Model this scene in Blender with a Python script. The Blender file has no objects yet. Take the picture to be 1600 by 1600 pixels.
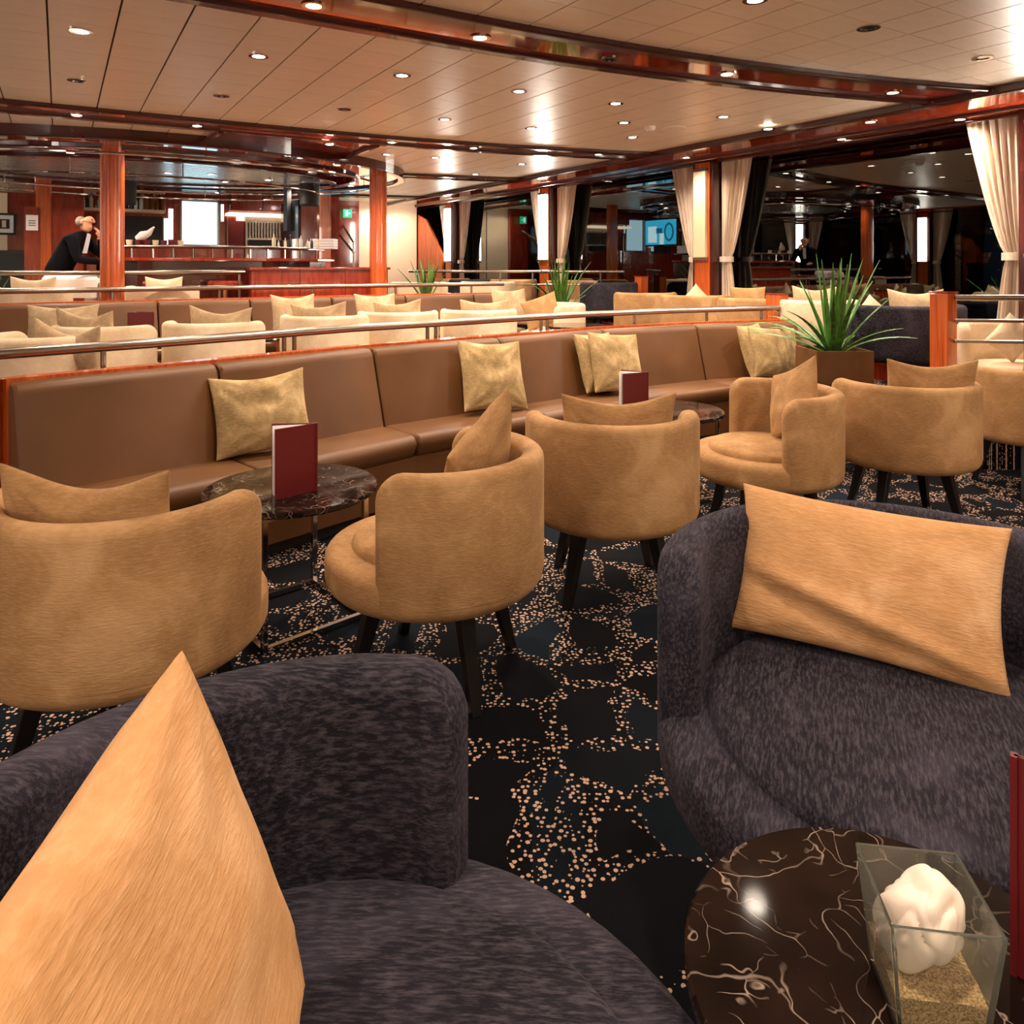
import bpy, bmesh, math, random
from mathutils import Vector, Matrix, noise
random.seed(7)
PI = math.pi
sc = bpy.context.scene
C = sc.collection

# ------------------------------------------------------------------ camera
EYE = 1.35           # seated-height eye level
F = 1150.0           # focal length in pixels of the 1600 px frame
HOR = 415.0          # horizon row
cd = bpy.data.cameras.new('camera')
cd.sensor_width = 36.0
cd.lens = F / 1600.0 * 36.0
cd.shift_y = -(800.0 - HOR) / 1600.0
cd.clip_start = 0.05
cam = bpy.data.objects.new('camera', cd)
cam.location = (0, 0, EYE)
cam.rotation_euler = (PI / 2, 0, 0)
C.objects.link(cam)
sc.camera = cam

# ------------------------------------------------------------------ night outside
w = bpy.data.worlds.new('night')
sc.world = w
w.use_nodes = True
w.node_tree.nodes['Background'].inputs[0].default_value = (0.010, 0.012, 0.018, 1)
w.node_tree.nodes['Background'].inputs[1].default_value = 0.6

sc.view_settings.view_transform = 'Standard'
sc.view_settings.look = 'None'
sc.view_settings.gamma = 1.0
sc.view_settings.use_curve_mapping = False
sc.view_settings.exposure = 0.6

LAMP_W = 52.0        # watts of each ceiling spot
STRIP = 27.0          # emission of the tall window-pillar lamps
WARM = (1.0, 0.83, 0.67)

# ------------------------------------------------------------------ room frame
U1 = Vector((-0.524, 0.852, 0))    # along the windows, away from the camera
U2 = Vector((0.852, 0.524, 0))     # across the room, towards the windows
ROT = math.atan2(0.524, 0.852)     # yaw of U2
def R(s, t, z=0.0):                # room coordinates -> world
    p = U2 * s + U1 * t
    return Vector((p.x, p.y, z))
def P(u, y, z=0.0):                # sight line u at distance y
    return Vector(((u - 800.0) / F * y, y, z))
CEIL = 2.55
S_WIN, S_SOF, S_LEFT = 6.4, 5.33, -3.6
T_END, T_BACK = 14.5, -4.0
L1, L2, L3 = 0.20, 0.40, 0.30      # raised floors
PITCH = 3.15

# ------------------------------------------------------------------ colours, materials
def lin(h):
    h = h.lstrip('#')
    r = [int(h[i:i + 2], 16) / 255.0 for i in (0, 2, 4)]
    return tuple(c / 12.92 if c <= 0.04045 else ((c + 0.055) / 1.055) ** 2.4 for c in r) + (1.0,)
class N:
    def __init__(s, name):
        s.m = bpy.data.materials.new(name); s.m.use_nodes = True
        s.t = s.m.node_tree; s.b = s.t.nodes['Principled BSDF']; s.out = s.t.nodes['Material Output']
    def n(s, ty, **k):
        x = s.t.nodes.new('ShaderNode' + ty)
        for a, v in k.items(): setattr(x, a, v)
        return x
    def l(s, a, b): s.t.links.new(a, b)
    def coord(s, scale=(1, 1, 1), rot=(0, 0, 0), kind='Object'):
        tc = s.n('TexCoord'); mp = s.n('Mapping')
        mp.inputs['Scale'].default_value = scale; mp.inputs['Rotation'].default_value = rot
        s.l(tc.outputs[kind], mp.inputs[0]); return mp.outputs[0]
    def noise(s, vec, scale, detail=2, rough=0.5, dist=0.0):
        x = s.n('TexNoise'); x.inputs['Scale'].default_value = scale; x.inputs['Detail'].default_value = detail
        x.inputs['Roughness'].default_value = rough; x.inputs['Distortion'].default_value = dist
        s.l(vec, x.inputs['Vector']); return x.outputs['Fac']
    def ramp(s, fac, stops):
        x = s.n('ValToRGB'); e = x.color_ramp.elements
        while len(e) < len(stops): e.new(0.5)
        for i, (p, c) in enumerate(stops): e[i].position = p; e[i].color = c if len(c) == 4 else c + (1,)
        s.l(fac, x.inputs[0]); return x.outputs[0]
    def math(s, op, a, b=None, clamp=False):
        x = s.n('Math', operation=op); x.use_clamp = clamp
        for i, v in enumerate((a, b)):
            if v is None: continue
            if isinstance(v, (int, float)): x.inputs[i].default_value = v
            else: s.l(v, x.inputs[i])
        return x.outputs[0]
    def mix(s, fac, a, b):
        x = s.n('Mix', data_type='RGBA')
        if isinstance(fac, (int, float)): x.inputs[0].default_value = fac
        else: s.l(fac, x.inputs[0])
        for i, v in ((6, a), (7, b)):
            if isinstance(v, tuple): x.inputs[i].default_value = v
            else: s.l(v, x.inputs[i])
        return x.outputs[2]
    def bump(s, h, strength=0.3, dist=0.01, normal=None):
        x = s.n('Bump'); x.inputs['Strength'].default_value = strength; x.inputs['Distance'].default_value = dist
        s.l(h, x.inputs['Height'])
        if normal is not None: s.l(normal, x.inputs['Normal'])
        s.l(x.outputs[0], s.b.inputs['Normal']); return x.outputs[0]
    def set(s, **k):
        for a, v in k.items():
            a = a.replace('_', ' ')
            if isinstance(v, (int, float, tuple)): s.b.inputs[a].default_value = v
            else: s.l(v, s.b.inputs[a])
        return s
def plain(name, col, rough=0.5, metal=0.0, **k):
    m = N(name); m.set(Base_Color=lin(col), Roughness=rough, Metallic=metal, **k); return m.m
def plush(name, dark, mid, light, sheen=0.25, fine=1.0, bump=0.5, mottle=5.0, streak=1.4, st_scale=(45, 45, 210), det=4, lb=None):
    m = N(name)
    v = m.coord((1, 1, 1))
    big = m.noise(v, mottle, det, 0.6, 0.5)
    col = m.ramp(big, [(0.28, lin(dark)), (0.52, lin(mid)), (0.74, lin(lb or light))])
    st = m.noise(m.coord(st_scale), 1.0, 3, 0.65)
    col2 = m.mix(m.math('MULTIPLY', m.math('SUBTRACT', st, 0.44, True), streak, True), col, lin(light))
    m.set(Base_Color=col2, Roughness=0.9, Sheen_Weight=sheen, Sheen_Roughness=0.4)
    m.b.inputs['Sheen Tint'].default_value = lin(light)
    m.b.inputs['Specular IOR Level'].default_value = 0.15
    m.bump(m.math('ADD', st, m.math('MULTIPLY', big, 1.5)), bump, 0.004)
    return m.m
def wood(name, dark, light, rough=0.18, coat=0.6, scale=(14, 14, 1.2), spec=0.6):
    m = N(name)
    g = m.noise(m.coord(scale), 1.6, 5, 0.65, 1.2)
    m.set(Base_Color=m.ramp(g, [(0.3, lin(dark)), (0.7, lin(light))]), Roughness=rough, Coat_Weight=coat, Coat_Roughness=0.04)
    m.b.inputs['Specular IOR Level'].default_value = spec
    return m.m
def glow(name, col, strength):
    m = N(name); m.set(Base_Color=(0, 0, 0, 1), Emission_Color=lin(col), Emission_Strength=strength); return m.m

M = {}
M['beige'] = plush('beige_chenille', '#8a6440', '#a37b50', '#c49c70', fine=1.0)
M['navy'] = plush('navy_plush', '#16141a', '#231f27', '#625b61', sheen=0.25, bump=1.0, mottle=6.0, streak=1.9, st_scale=(38, 190, 120), det=2, lb='#3b3640')
M['apricot'] = plush('apricot_chenille', '#b58453', '#c99665', '#e3b588', sheen=0.2, bump=0.7, mottle=6.0)
M['gold'] = plush('gold_velvet', '#7b6440', '#a1855a', '#cdb184', sheen=0.6, bump=0.4, mottle=8.0)
M['straw'] = plush('straw_velvet', '#93795a', '#ae9371', '#cfb693', sheen=0.3, bump=0.4, mottle=8.0)
M['cream_fab'] = plush('cream_chenille', '#bda384', '#d2ba98', '#e6d3b6', sheen=0.2)
def leather():
    m = N('brown_leather'); v = m.coord()
    m.set(Base_Color=m.ramp(m.noise(v, 2.5, 3), [(0.3, lin('#583719')), (0.7, lin('#6b4524'))]), Roughness=0.48)
    m.b.inputs['Specular IOR Level'].default_value = 0.32
    vo = m.n('TexVoronoi'); vo.inputs['Scale'].default_value = 220; m.l(v, vo.inputs['Vector'])
    m.bump(vo.outputs['Distance'], 0.12, 0.002); return m.m
M['leather'] = leather()
M['mahogany'] = wood('polished_mahogany', '#741c10', '#ab3a20', 0.08, 1.0, (3, 3, 3))
M['soffit'] = wood('lacquered_soffit', '#9a3018', '#c44a26', 0.07, 1.0, (3, 3, 3), 0.9)
M['trim'] = wood('dark_mahogany_trim', '#2c0906', '#4a120b', 0.2, 0.5, (4, 4, 4))
M['pillar'] = wood('orange_mahogany', '#96380c', '#d4662a', 0.22, 0.5, (16, 16, 0.8))
M['redwood'] = wood('red_mahogany', '#6a1c0e', '#9a3520', 0.12, 0.8, (8, 8, 1.0))
M['steel'] = plain('brushed_steel', '#94877b', 0.27, 0.95)
M['chrome'] = plain('chrome', '#d8d2cb', 0.08, 1.0)
M['black_leg'] = plain('black_lacquer', '#0b090a', 0.35)
M['red_menu'] = plain('red_menu_cloth', '#640b12', 0.5)
M['paper'] = plain('paper', '#efe6e4', 0.7)
M['cream_wall'] = plain('cream_wall', '#ecd3b2', 0.6)
M['ivory'] = plain('ivory_panel', '#e6c8a2', 0.55)
M['dark'] = plain('dark_recess', '#120c0b', 0.6)
M['blackgloss'] = plain('black_gloss', '#0c0a0a', 0.12)
M['white'] = plain('white_ceramic', '#efe4dc', 0.35)
M['seam'] = plain('ceiling_seam', '#3a1c12', 0.8)
def tile_mat():
    m = N('satin_ceiling_panel')
    g = m.noise(m.coord((2, 30, 1)), 2.0, 3)
    m.set(Base_Color=m.ramp(g, [(0.3, lin('#ead6c0')), (0.7, lin('#f2e2d0'))]), Roughness=0.33)
    m.b.inputs['Specular IOR Level'].default_value = 0.6
    return m.m
M['tile'] = tile_mat()
def slat_mat():
    m = N('brushed_metal_slat'); m.set(Base_Color=lin('#d4dcdc'), Roughness=0.26, Metallic=0.85); return m.m
M['slat'] = slat_mat()
def marble():
    m = N('dark_marble'); v = m.coord()
    nz = m.n('TexNoise'); nz.inputs['Scale'].default_value = 5; nz.inputs['Detail'].default_value = 3.5; m.l(v, nz.inputs['Vector'])
    vm = m.n('VectorMath', operation='MULTIPLY_ADD'); m.l(nz.outputs['Color'], vm.inputs[0]); vm.inputs[1].default_value = (0.35, 0.35, 0.35); m.l(v, vm.inputs[2])
    fac = None
    for sc_, wd in ((7.5, 0.006), (14.0, 0.008), (3.0, 0.0045)):
        vo = m.n('TexVoronoi', feature='DISTANCE_TO_EDGE'); vo.inputs['Scale'].default_value = sc_; m.l(vm.outputs[0], vo.inputs['Vector'])
        a = m.math('SUBTRACT', 1.0, m.math('DIVIDE', vo.outputs['Distance'], wd * 2.2), True)
        gate = m.math('MULTIPLY', m.math('SUBTRACT', m.noise(v, sc_ * 1.1, 3), 0.455), 6.0, True)
        a = m.math('MULTIPLY', a, gate, True)
        fac = a if fac is None else m.math('MAXIMUM', fac, a)
    base = m.ramp(m.noise(v, 9, 5), [(0.3, lin('#0d0807')), (0.7, lin('#221510'))])
    m.set(Base_Color=m.mix(fac, base, lin('#a08c7c')), Roughness=0.06)
    m.b.inputs['Specular IOR Level'].default_value = 0.35
    return m.m
M['marble'] = marble()
def carpet():
    m = N('patterned_carpet'); v = m.coord()
    nz = m.n('TexNoise'); nz.inputs['Scale'].default_value = 3.2; nz.inputs['Detail'].default_value = 2; m.l(v, nz.inputs['Vector'])
    vm = m.n('VectorMath', operation='MULTIPLY_ADD'); m.l(nz.outputs['Color'], vm.inputs[0]); vm.inputs[1].default_value = (0.10, 0.10, 0.0); m.l(v, vm.inputs[2])
    flat = m.n('VectorMath', operation='MULTIPLY'); m.l(vm.outputs[0], flat.inputs[0]); flat.inputs[1].default_value = (1, 1, 0)
    flat2 = m.n('VectorMath', operation='MULTIPLY'); m.l(v, flat2.inputs[0]); flat2.inputs[1].default_value = (1, 1, 0)
    cell = m.n('TexVoronoi', feature='DISTANCE_TO_EDGE'); cell.inputs['Scale'].default_value = 4.1; cell.inputs['Randomness'].default_value = 0.95; m.l(flat.outputs[0], cell.inputs['Vector'])
    cid = m.n('TexVoronoi', feature='F1'); cid.inputs['Scale'].default_value = 4.1; cid.inputs['Randomness'].default_value = 0.95; m.l(flat.outputs[0], cid.inputs['Vector'])
    wid = m.math('MULTIPLY', m.math('SUBTRACT', m.noise(v, 4.5, 1), 0.24, True), 0.46)
    band = m.math('LESS_THAN', cell.outputs['Distance'], wid)
    dots = m.n('TexVoronoi', feature='F1'); dots.inputs['Scale'].default_value = 72; dots.inputs['Randomness'].default_value = 0.7; m.l(flat2.outputs[0], dots.inputs['Vector'])
    rr = m.math('ADD', 0.19, m.math('MULTIPLY', m.noise(v, 60, 0), 0.36))
    dot = m.math('LESS_THAN', dots.outputs['Distance'], rr)
    fac = m.math('MULTIPLY', band, dot)
    sep = m.n('SeparateColor'); m.l(cid.outputs['Color'], sep.inputs[0])
    ground = m.ramp(sep.outputs[0], [(0.2, lin('#0b0a0d')), (0.55, lin('#0e1116')), (0.95, lin('#131b23'))])
    m.set(Base_Color=m.mix(fac, ground, lin('#cfa98f')), Roughness=0.95)
    m.b.inputs['Specular IOR Level'].default_value = 0.1
    m.bump(m.noise(v, 300, 2), 0.5, 0.004)
    return m.m
M['carpet'] = carpet()
def glass_pane():
    m = N('night_window_glass')
    fr = m.n('Fresnel'); fr.inputs['IOR'].default_value = 2.3
    gl = m.n('BsdfGlossy'); gl.inputs['Roughness'].default_value = 0.0; gl.inputs['Color'].default_value = (0.85, 0.9, 0.9, 1)
    tr = m.n('BsdfTransparent'); tr.inputs['Color'].default_value = (0.5, 0.55, 0.55, 1)
    mx = m.n('MixShader'); m.l(fr.outputs[0], mx.inputs[0]); m.l(tr.outputs[0], mx.inputs[1]); m.l(gl.outputs[0], mx.inputs[2])
    m.l(mx.outputs[0], m.out.inputs[0]); return m.m
M['pane'] = glass_pane()
def clear_glass():
    m = N('clear_glass'); m.set(Base_Color=(0.96, 0.99, 0.97, 1), Roughness=0.0, Transmission_Weight=1.0, IOR=1.45)
    d = m.n('BsdfTranslucent'); d.inputs['Color'].default_value = (0.62, 0.66, 0.56, 1)
    d2 = m.n('BsdfDiffuse'); d2.inputs['Color'].default_value = (0.62, 0.66, 0.56, 1)
    a = m.n('MixShader'); a.inputs[0].default_value = 0.5; m.l(d.outputs[0], a.inputs[1]); m.l(d2.outputs[0], a.inputs[2])
    b = m.n('MixShader'); b.inputs[0].default_value = 0.07; m.l(m.b.outputs[0], b.inputs[1]); m.l(a.outputs[0], b.inputs[2])
    m.l(b.outputs[0], m.out.inputs[0]); return m.m
M['glass'] = clear_glass()
def curtain_mat():
    m = N('cream_curtain')
    m.set(Base_Color=m.ramp(m.noise(m.coord((40, 40, 2)), 1.0, 3), [(0.3, lin('#bfa791')), (0.7, lin('#dccab4'))]), Roughness=0.7, Sheen_Weight=0.3)
    return m.m
M['curtain'] = curtain_mat()
def leaf_mat():
    m = N('blade_leaf')
    m.set(Base_Color=m.ramp(m.noise(m.coord((30, 30, 3)), 1.0, 3), [(0.3, lin('#1f3d16')), (0.62, lin('#4b7a27')), (0.85, lin('#a8a94e'))]), Roughness=0.4)
    return m.m
M['leaf'] = leaf_mat()
M['lamp'] = glow('lamp_diffuser', '#fff4e4', STRIP)
M['bulb'] = glow('spot_lens', '#fff0d8', 14.0)
M['screen'] = glow('bright_service_window', '#c4eaf6', 1.6)
M['tv'] = glow('television_picture', '#38bfe6', 2.2)
M['tvpale'] = glow('television_picture_pale', '#cfeef2', 2.4)
M['tvdark'] = glow('television_picture_dark', '#1f7f9c', 1.2)
M['exit'] = glow('exit_green', '#12b46a', 2.0)
M['undershelf'] = glow('shelf_light', '#ffe2b8', 2.2)
def sand():
    m = N('sand'); m.set(Base_Color=m.ramp(m.noise(m.coord(), 400, 2), [(0.35, lin('#8a6232')), (0.65, lin('#e0bd84'))]), Roughness=0.9)
    m.bump(m.noise(m.coord(), 300, 2), 0.6, 0.002); return m.m
M['sand'] = sand()
M['wax'] = plain('white_wax', '#f7e3d0', 0.45, Subsurface_Weight=0.0)
M['suit'] = plain('black_suit', '#050407', 0.9, Specular_IOR_Level=0.1)
M['skin'] = plain('skin', '#d19070', 0.55)
M['shirt'] = plain('white_shirt', '#cfd0d4', 0.8)
M['hair'] = plain('grey_hair', '#8a7a6c', 0.9)

# ------------------------------------------------------------------ mesh helpers
def link(name, me, m, parent=None, smooth=False):
    if m is not None:
        me.materials.clear(); me.materials.append(m if not isinstance(m, str) else M[m])
    if smooth: me.polygons.foreach_set('use_smooth', [True] * len(me.polygons))
    o = bpy.data.objects.new(name, me); C.objects.link(o)
    if parent is not None: o.parent = parent
    return o
def empty(name, loc=(0, 0, 0), rz=0.0):
    o = bpy.data.objects.new(name, None); o.empty_display_size = 0.05
    o.location = loc; o.rotation_euler = (0, 0, rz); C.objects.link(o); return o
def tag(o, label=None, cat=None, group=None, kind=None):
    for k, v in (('label', label), ('category', cat), ('group', group), ('kind', kind)):
        if v: o[k] = v
    return o
def copy_tree(o, parent=None):
    c = o.copy(); C.objects.link(c)
    if parent is not None: c.parent = parent
    for ch in list(o.children): copy_tree(ch, c)
    return c
class MB:
    def __init__(s): s.v = []; s.f = []
    def add(s, vs, fs):
        b = len(s.v); s.v += [tuple(v) for v in vs]; s.f += [tuple(b + i for i in f) for f in fs]; return s
    def mesh(s, name='mesh'):
        me = bpy.data.meshes.new(name); me.from_pydata(s.v, [], s.f); me.update()
        bm = bmesh.new(); bm.from_mesh(me); bmesh.ops.recalc_face_normals(bm, faces=bm.faces); bm.to_mesh(me); bm.free()
        return me
    def build(s, name, m, parent=None, smooth=False, bevel=0.0):
        me = s.mesh(name)
        if bevel:
            bm = bmesh.new(); bm.from_mesh(me)
            bmesh.ops.bevel(bm, geom=list(bm.edges), offset=bevel, segments=2, affect='EDGES', profile=0.6)
            bm.to_mesh(me); bm.free()
        o = link(name, me, m, parent, smooth)
        if smooth: sharp(o)
        return o
    def box(s, x0, x1, y0, y1, z0, z1, fr=None):
        vs = [(x, y, z) for x in (x0, x1) for y in (y0, y1) for z in (z0, z1)]
        if fr: vs = [fr(Vector(v)) for v in vs]
        return s.add(vs, [(0, 1, 3, 2), (4, 6, 7, 5), (0, 4, 5, 1), (2, 3, 7, 6), (0, 2, 6, 4), (1, 5, 7, 3)])
    def rbox(s, s0, s1, t0, t1, z0, z1):      # box in room coordinates
        return s.box(s0, s1, t0, t1, z0, z1, lambda v: R(v.x, v.y, v.z))
    def prism(s, poly, z0, z1):
        n = len(poly)
        return s.add([(p[0], p[1], z0) for p in poly] + [(p[0], p[1], z1) for p in poly],
                     [tuple(range(n)), tuple(range(n, 2 * n))] + [(i, (i + 1) % n, (i + 1) % n + n, i + n) for i in range(n)])
    def lathe(s, prof, n=32, cx=0, cy=0, cz=0):
        b = len(s.v); k = len(prof)
        for (r, z) in prof:
            for i in range(n):
                a = 2 * PI * i / n; s.v.append((cx + r * math.cos(a), cy + r * math.sin(a), cz + z))
        for j in range(k - 1):
            for i in range(n):
                s.f.append((b + j * n + i, b + j * n + (i + 1) % n, b + (j + 1) * n + (i + 1) % n, b + (j + 1) * n + i))
        s.f.append(tuple(b + i for i in range(n))); s.f.append(tuple(b + (k - 1) * n + i for i in range(n)))
        return s
    def tube(s, pts, r, n=10, closed=False):
        pts = [Vector(p) for p in pts]; m = len(pts); rings = []
        for i, p in enumerate(pts):
            if closed: d = (pts[(i + 1) % m] - pts[i - 1])
            else: d = pts[min(i + 1, m - 1)] - pts[max(i - 1, 0)]
            d.normalize(); up = Vector((0, 0, 1)) if abs(d.z) < 0.95 else Vector((1, 0, 0))
            a = d.cross(up).normalized(); b = a.cross(d)
            rr = r[i] if isinstance(r, (list, tuple)) else r
            rings.append([p + (a * math.cos(2 * PI * k / n) + b * math.sin(2 * PI * k / n)) * rr for k in range(n)])
        b0 = len(s.v)
        for g in rings: s.v += [tuple(q) for q in g]
        for i in range(m if closed else m - 1):
            j = (i + 1) % m
            for k in range(n): s.f.append((b0 + i * n + k, b0 + i * n + (k + 1) % n, b0 + j * n + (k + 1) % n, b0 + j * n + k))
        if not closed:
            s.f.append(tuple(b0 + k for k in range(n))); s.f.append(tuple(b0 + (m - 1) * n + k for k in range(n)))
        return s
    def sweep(s, pts, section, closed_path=False, z=0.0):
        """section: closed loop of (offset to the left of the path, height) swept along 2-D points with mitres"""
        m = len(pts); b0 = len(s.v); k = len(section)
        for i in range(m):
            if closed_path: a, c = Vector(pts[i - 1][:2]), Vector(pts[(i + 1) % m][:2])
            else: a, c = Vector(pts[max(i - 1, 0)][:2]), Vector(pts[min(i + 1, m - 1)][:2])
            p = Vector(pts[i][:2])
            d1 = (p - a).normalized() if (p - a).length > 1e-9 else (c - p).normalized()
            d2 = (c - p).normalized() if (c - p).length > 1e-9 else d1
            nn = (Vector((-d1.y, d1.x)) + Vector((-d2.y, d2.x))).normalized()
            co = max(0.3, nn.dot(Vector((-d1.y, d1.x))))
            for (o, h) in section: q = p + nn * (o / co); s.v.append((q.x, q.y, z + h))
        for i in range(m if closed_path else m - 1):
            j = (i + 1) % m
            for q in range(k): s.f.append((b0 + i * k + q, b0 + i * k + (q + 1) % k, b0 + j * k + (q + 1) % k, b0 + j * k + q))
        if not closed_path:
            s.f.append(tuple(b0 + q for q in range(k))); s.f.append(tuple(b0 + (m - 1) * k + q for q in range(k)))
        return s
    def ball(s, c, r, n=12, sx=1, sy=1, sz=1):
        prof = []
        k = n // 2
        b = len(s.v)
        for j in range(1, k):
            a = PI * j / k
            for i in range(n):
                q = 2 * PI * i / n
                s.v.append((c[0] + r * sx * math.sin(a) * math.cos(q), c[1] + r * sy * math.sin(a) * math.sin(q), c[2] + r * sz * math.cos(a)))
        for j in range(k - 2):
            for i in range(n): s.f.append((b + j * n + i, b + j * n + (i + 1) % n, b + (j + 1) * n + (i + 1) % n, b + (j + 1) * n + i))
        t = len(s.v); s.v += [(c[0], c[1], c[2] + r * sz), (c[0], c[1], c[2] - r * sz)]
        for i in range(n):
            s.f.append((t, b + (i + 1) % n, b + i)); s.f.append((t + 1, b + (k - 2) * n + i, b + (k - 2) * n + (i + 1) % n))
        return s
def sharp(o, ang=40):
    me = o.data
    bm = bmesh.new(); bm.from_mesh(me)
    for e in bm.edges:
        if len(e.link_faces) == 2 and e.calc_face_angle(0) > math.radians(ang): e.smooth = False
    bm.to_mesh(me); bm.free()
def rrect(x0, x1, z0, z1, r, n=4, corners=(1, 1, 1, 1)):
    """rounded rectangle loop; corners in order x0z0, x1z0, x1z1, x0z1"""
    out = []
    for k, (cx, cz, a0) in enumerate(((x0, z0, PI), (x1, z0, 1.5 * PI), (x1, z1, 0), (x0, z1, 0.5 * PI))):
        rr = r * corners[k]
        if rr <= 1e-6: out.append((cx, cz)); continue
        ox = cx + (rr if cx == x0 else -rr); oz = cz + (rr if cz == z0 else -rr)
        for i in range(n + 1):
            a = a0 + (PI / 2) * i / n; out.append((ox + rr * math.cos(a), oz + rr * math.sin(a)))
    return out
def arc_pts(c, rx, ry, n, a0=0, a1=2 * PI, rot=0):
    out = []
    for i in range(n):
        a = a0 + (a1 - a0) * i / n
        x, y = rx * math.cos(a), ry * math.sin(a)
        out.append((c[0] + x * math.cos(rot) - y * math.sin(rot), c[1] + x * math.sin(rot) + y * math.cos(rot)))
    return out

# ================================================================== SETTING
WL = [R(S_LEFT, T_BACK), R(S_WIN, T_BACK), R(S_WIN, T_END), R(S_LEFT, T_END)]
fl = tag(MB().prism([(p.x, p.y) for p in WL], -0.1, 0.0).build('floor', 'carpet'), 'dark carpet with a net of pale dots', kind='structure')

# banquette line (top of its back), also the edge of the first raised floor
BK = [(-2.107, 3.067), (-1.510, 3.680), (-0.876, 4.381), (-0.134, 4.973), (0.637, 5.633), (1.477, 6.133), (2.45, 6.48)]
def off_line(pts, d):
    out = []
    for i, p in enumerate(pts):
        a, c = Vector(pts[max(i - 1, 0)]), Vector(pts[min(i + 1, len(pts) - 1)]); p = Vector(p)
        n1 = (c - a).normalized(); out.append(tuple(p + Vector((-n1.y, n1.x)) * d))
    return out
edge = off_line(BK, 0.10)
P7 = [R(-0.9 - 2.7, 1.6), R(-1.0, 2.9)]
poly1 = [tuple(R(S_LEFT, 1.8)[:2]), edge[0]] + edge[1:-1] + [(2.40, 6.62), (2.42, 5.70), (2.94, 4.88), (4.25, 4.84)] + [tuple(R(S_WIN, 1.8)[:2]), tuple(R(S_WIN, 7.95)[:2]), tuple(R(S_LEFT, 7.95)[:2])]
tag(MB().prism(poly1, 0.0, L1).build('floor_raised', 'carpet', bevel=0), 'carpeted floor one step up behind the long brown banquette', kind='structure')
tag(MB().prism([tuple(R(a, b)[:2]) for a, b in ((S_LEFT, 7.95), (S_WIN, 7.95), (S_WIN, T_END), (S_LEFT, T_END))], 0.0, L2).build('floor_bar', 'carpet'),
    'carpeted floor two steps up around the bar', kind='structure')
tag(MB().prism([tuple(R(a, b)[:2]) for a, b in ((5.35, 3.1), (S_WIN, 3.1), (S_WIN, 7.95), (5.35, 7.95))], L1, L3).build('floor_window', 'carpet'),
    'carpeted shelf of floor along the windows', kind='structure')

tag(MB().prism([tuple(R(a, b)[:2]) for a, b in ((5.35, 6.75), (S_WIN, 6.75), (S_WIN, 7.95), (5.35, 7.95))], L3, L2).build('floor_window', 'carpet'),
    'carpeted upper shelf of floor along the far windows', kind='structure')
# ---- ceiling: dark seam slab with satin panels hung below it
ceil = tag(MB().rbox(S_LEFT, S_WIN, T_BACK, T_END, CEIL + 0.012, CEIL + 0.12).build('ceiling', 'seam'), 'ceiling of cream satin panels', kind='structure')
TW = 0.2925
tiles = []
i0, i1 = int(math.floor((S_LEFT - 0.243) / TW)), int((S_SOF - 0.243) / TW)
j0, j1 = int(math.floor((T_BACK - 3.93) / TW)), int((T_END - 3.93) / TW)
me_t = MB().box(0.0045, TW - 0.0045, 0.0020, TW - 0.0020, 0, 0.014).mesh('ceiling_panel'); me_t.materials.append(M['tile'])
def in_view(x, y, z, mx=60):
    if y < 0.3: return False
    u = 800 + F * x / y; v = HOR - F * (z - EYE) / y
    return -mx < u < 1600 + mx and v > -mx
rest = MB()
for i in range(i0, i1 + 1):
    for j in range(j0, j1 + 1):
        s, t = 0.243 + i * TW, 3.93 + j * TW
        c = R(s + TW / 2, t + TW / 2)
        hidden = (3.1 < t < 3.30) or (6.1 < t < 6.25)
        if in_view(c.x, c.y, CEIL, 25) and t < 9.2 and not hidden: tiles.append((c.length, s, t))
        else: rest.rbox(s + 0.0045, min(s + TW - 0.0045, S_SOF + 0.03), t + 0.002, t + TW - 0.002, CEIL, CEIL + 0.014)
tiles.sort()
for k, (d, s, t) in enumerate(tiles):
    if k < 300:
        o = bpy.data.objects.new('ceiling_panel', me_t); C.objects.link(o); o.parent = ceil
        p = R(s, t, CEIL); o.location = p; o.rotation_euler = (0, 0, ROT)
    else: rest.rbox(s + 0.0045, s + TW - 0.0045, t + 0.002, t + TW - 0.002, CEIL, CEIL + 0.014)
rest.build('distant_ceiling_panels', 'tile', ceil)['kind'] = 'stuff'

# ---- outer walls
def struct(name, mb, m, label, **k): return tag(mb.build(name, m, **k), label, kind='structure')
struct('wall_back', MB().rbox(S_LEFT, S_WIN, T_BACK - 0.1, T_BACK, 0, CEIL), 'cream_wall', 'wall behind the viewpoint')
SILL = 0.55
tag(MB().rbox(S_WIN, S_WIN + 0.12, T_BACK, T_END, 0, SILL).build('wall_right', 'redwood'), 'mahogany wall below the windows', kind='structure')
tag(MB().rbox(S_LEFT - 0.12, S_LEFT, T_BACK, T_END, 0, SILL).build('wall_left', 'redwood'), 'mahogany wall below the far side windows', kind='structure')

# end wall: mahogany with two cream stretches
wf = tag(MB().rbox(S_LEFT, S_WIN, T_END, T_END + 0.1, 0, CEIL).build('wall_far', 'redwood'), 'mahogany end wall with cream stretches', kind='structure')
MB().rbox(-2.6, -0.72, T_END - 0.04, T_END, L2, CEIL - 0.02).build('cream_panel', 'cream_wall', wf)
wp = tag(MB().rbox(4.62, 5.98, 13.3, 13.4, L2, CEIL).build('wall_partition', 'cream_wall'), 'cream wall washed by spots right of the slim column', kind='structure')
MB().rbox(5.28, 5.29, 13.29, 13.30, L2, CEIL - 0.02).build('panel_joint', 'trim', wp)

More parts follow.
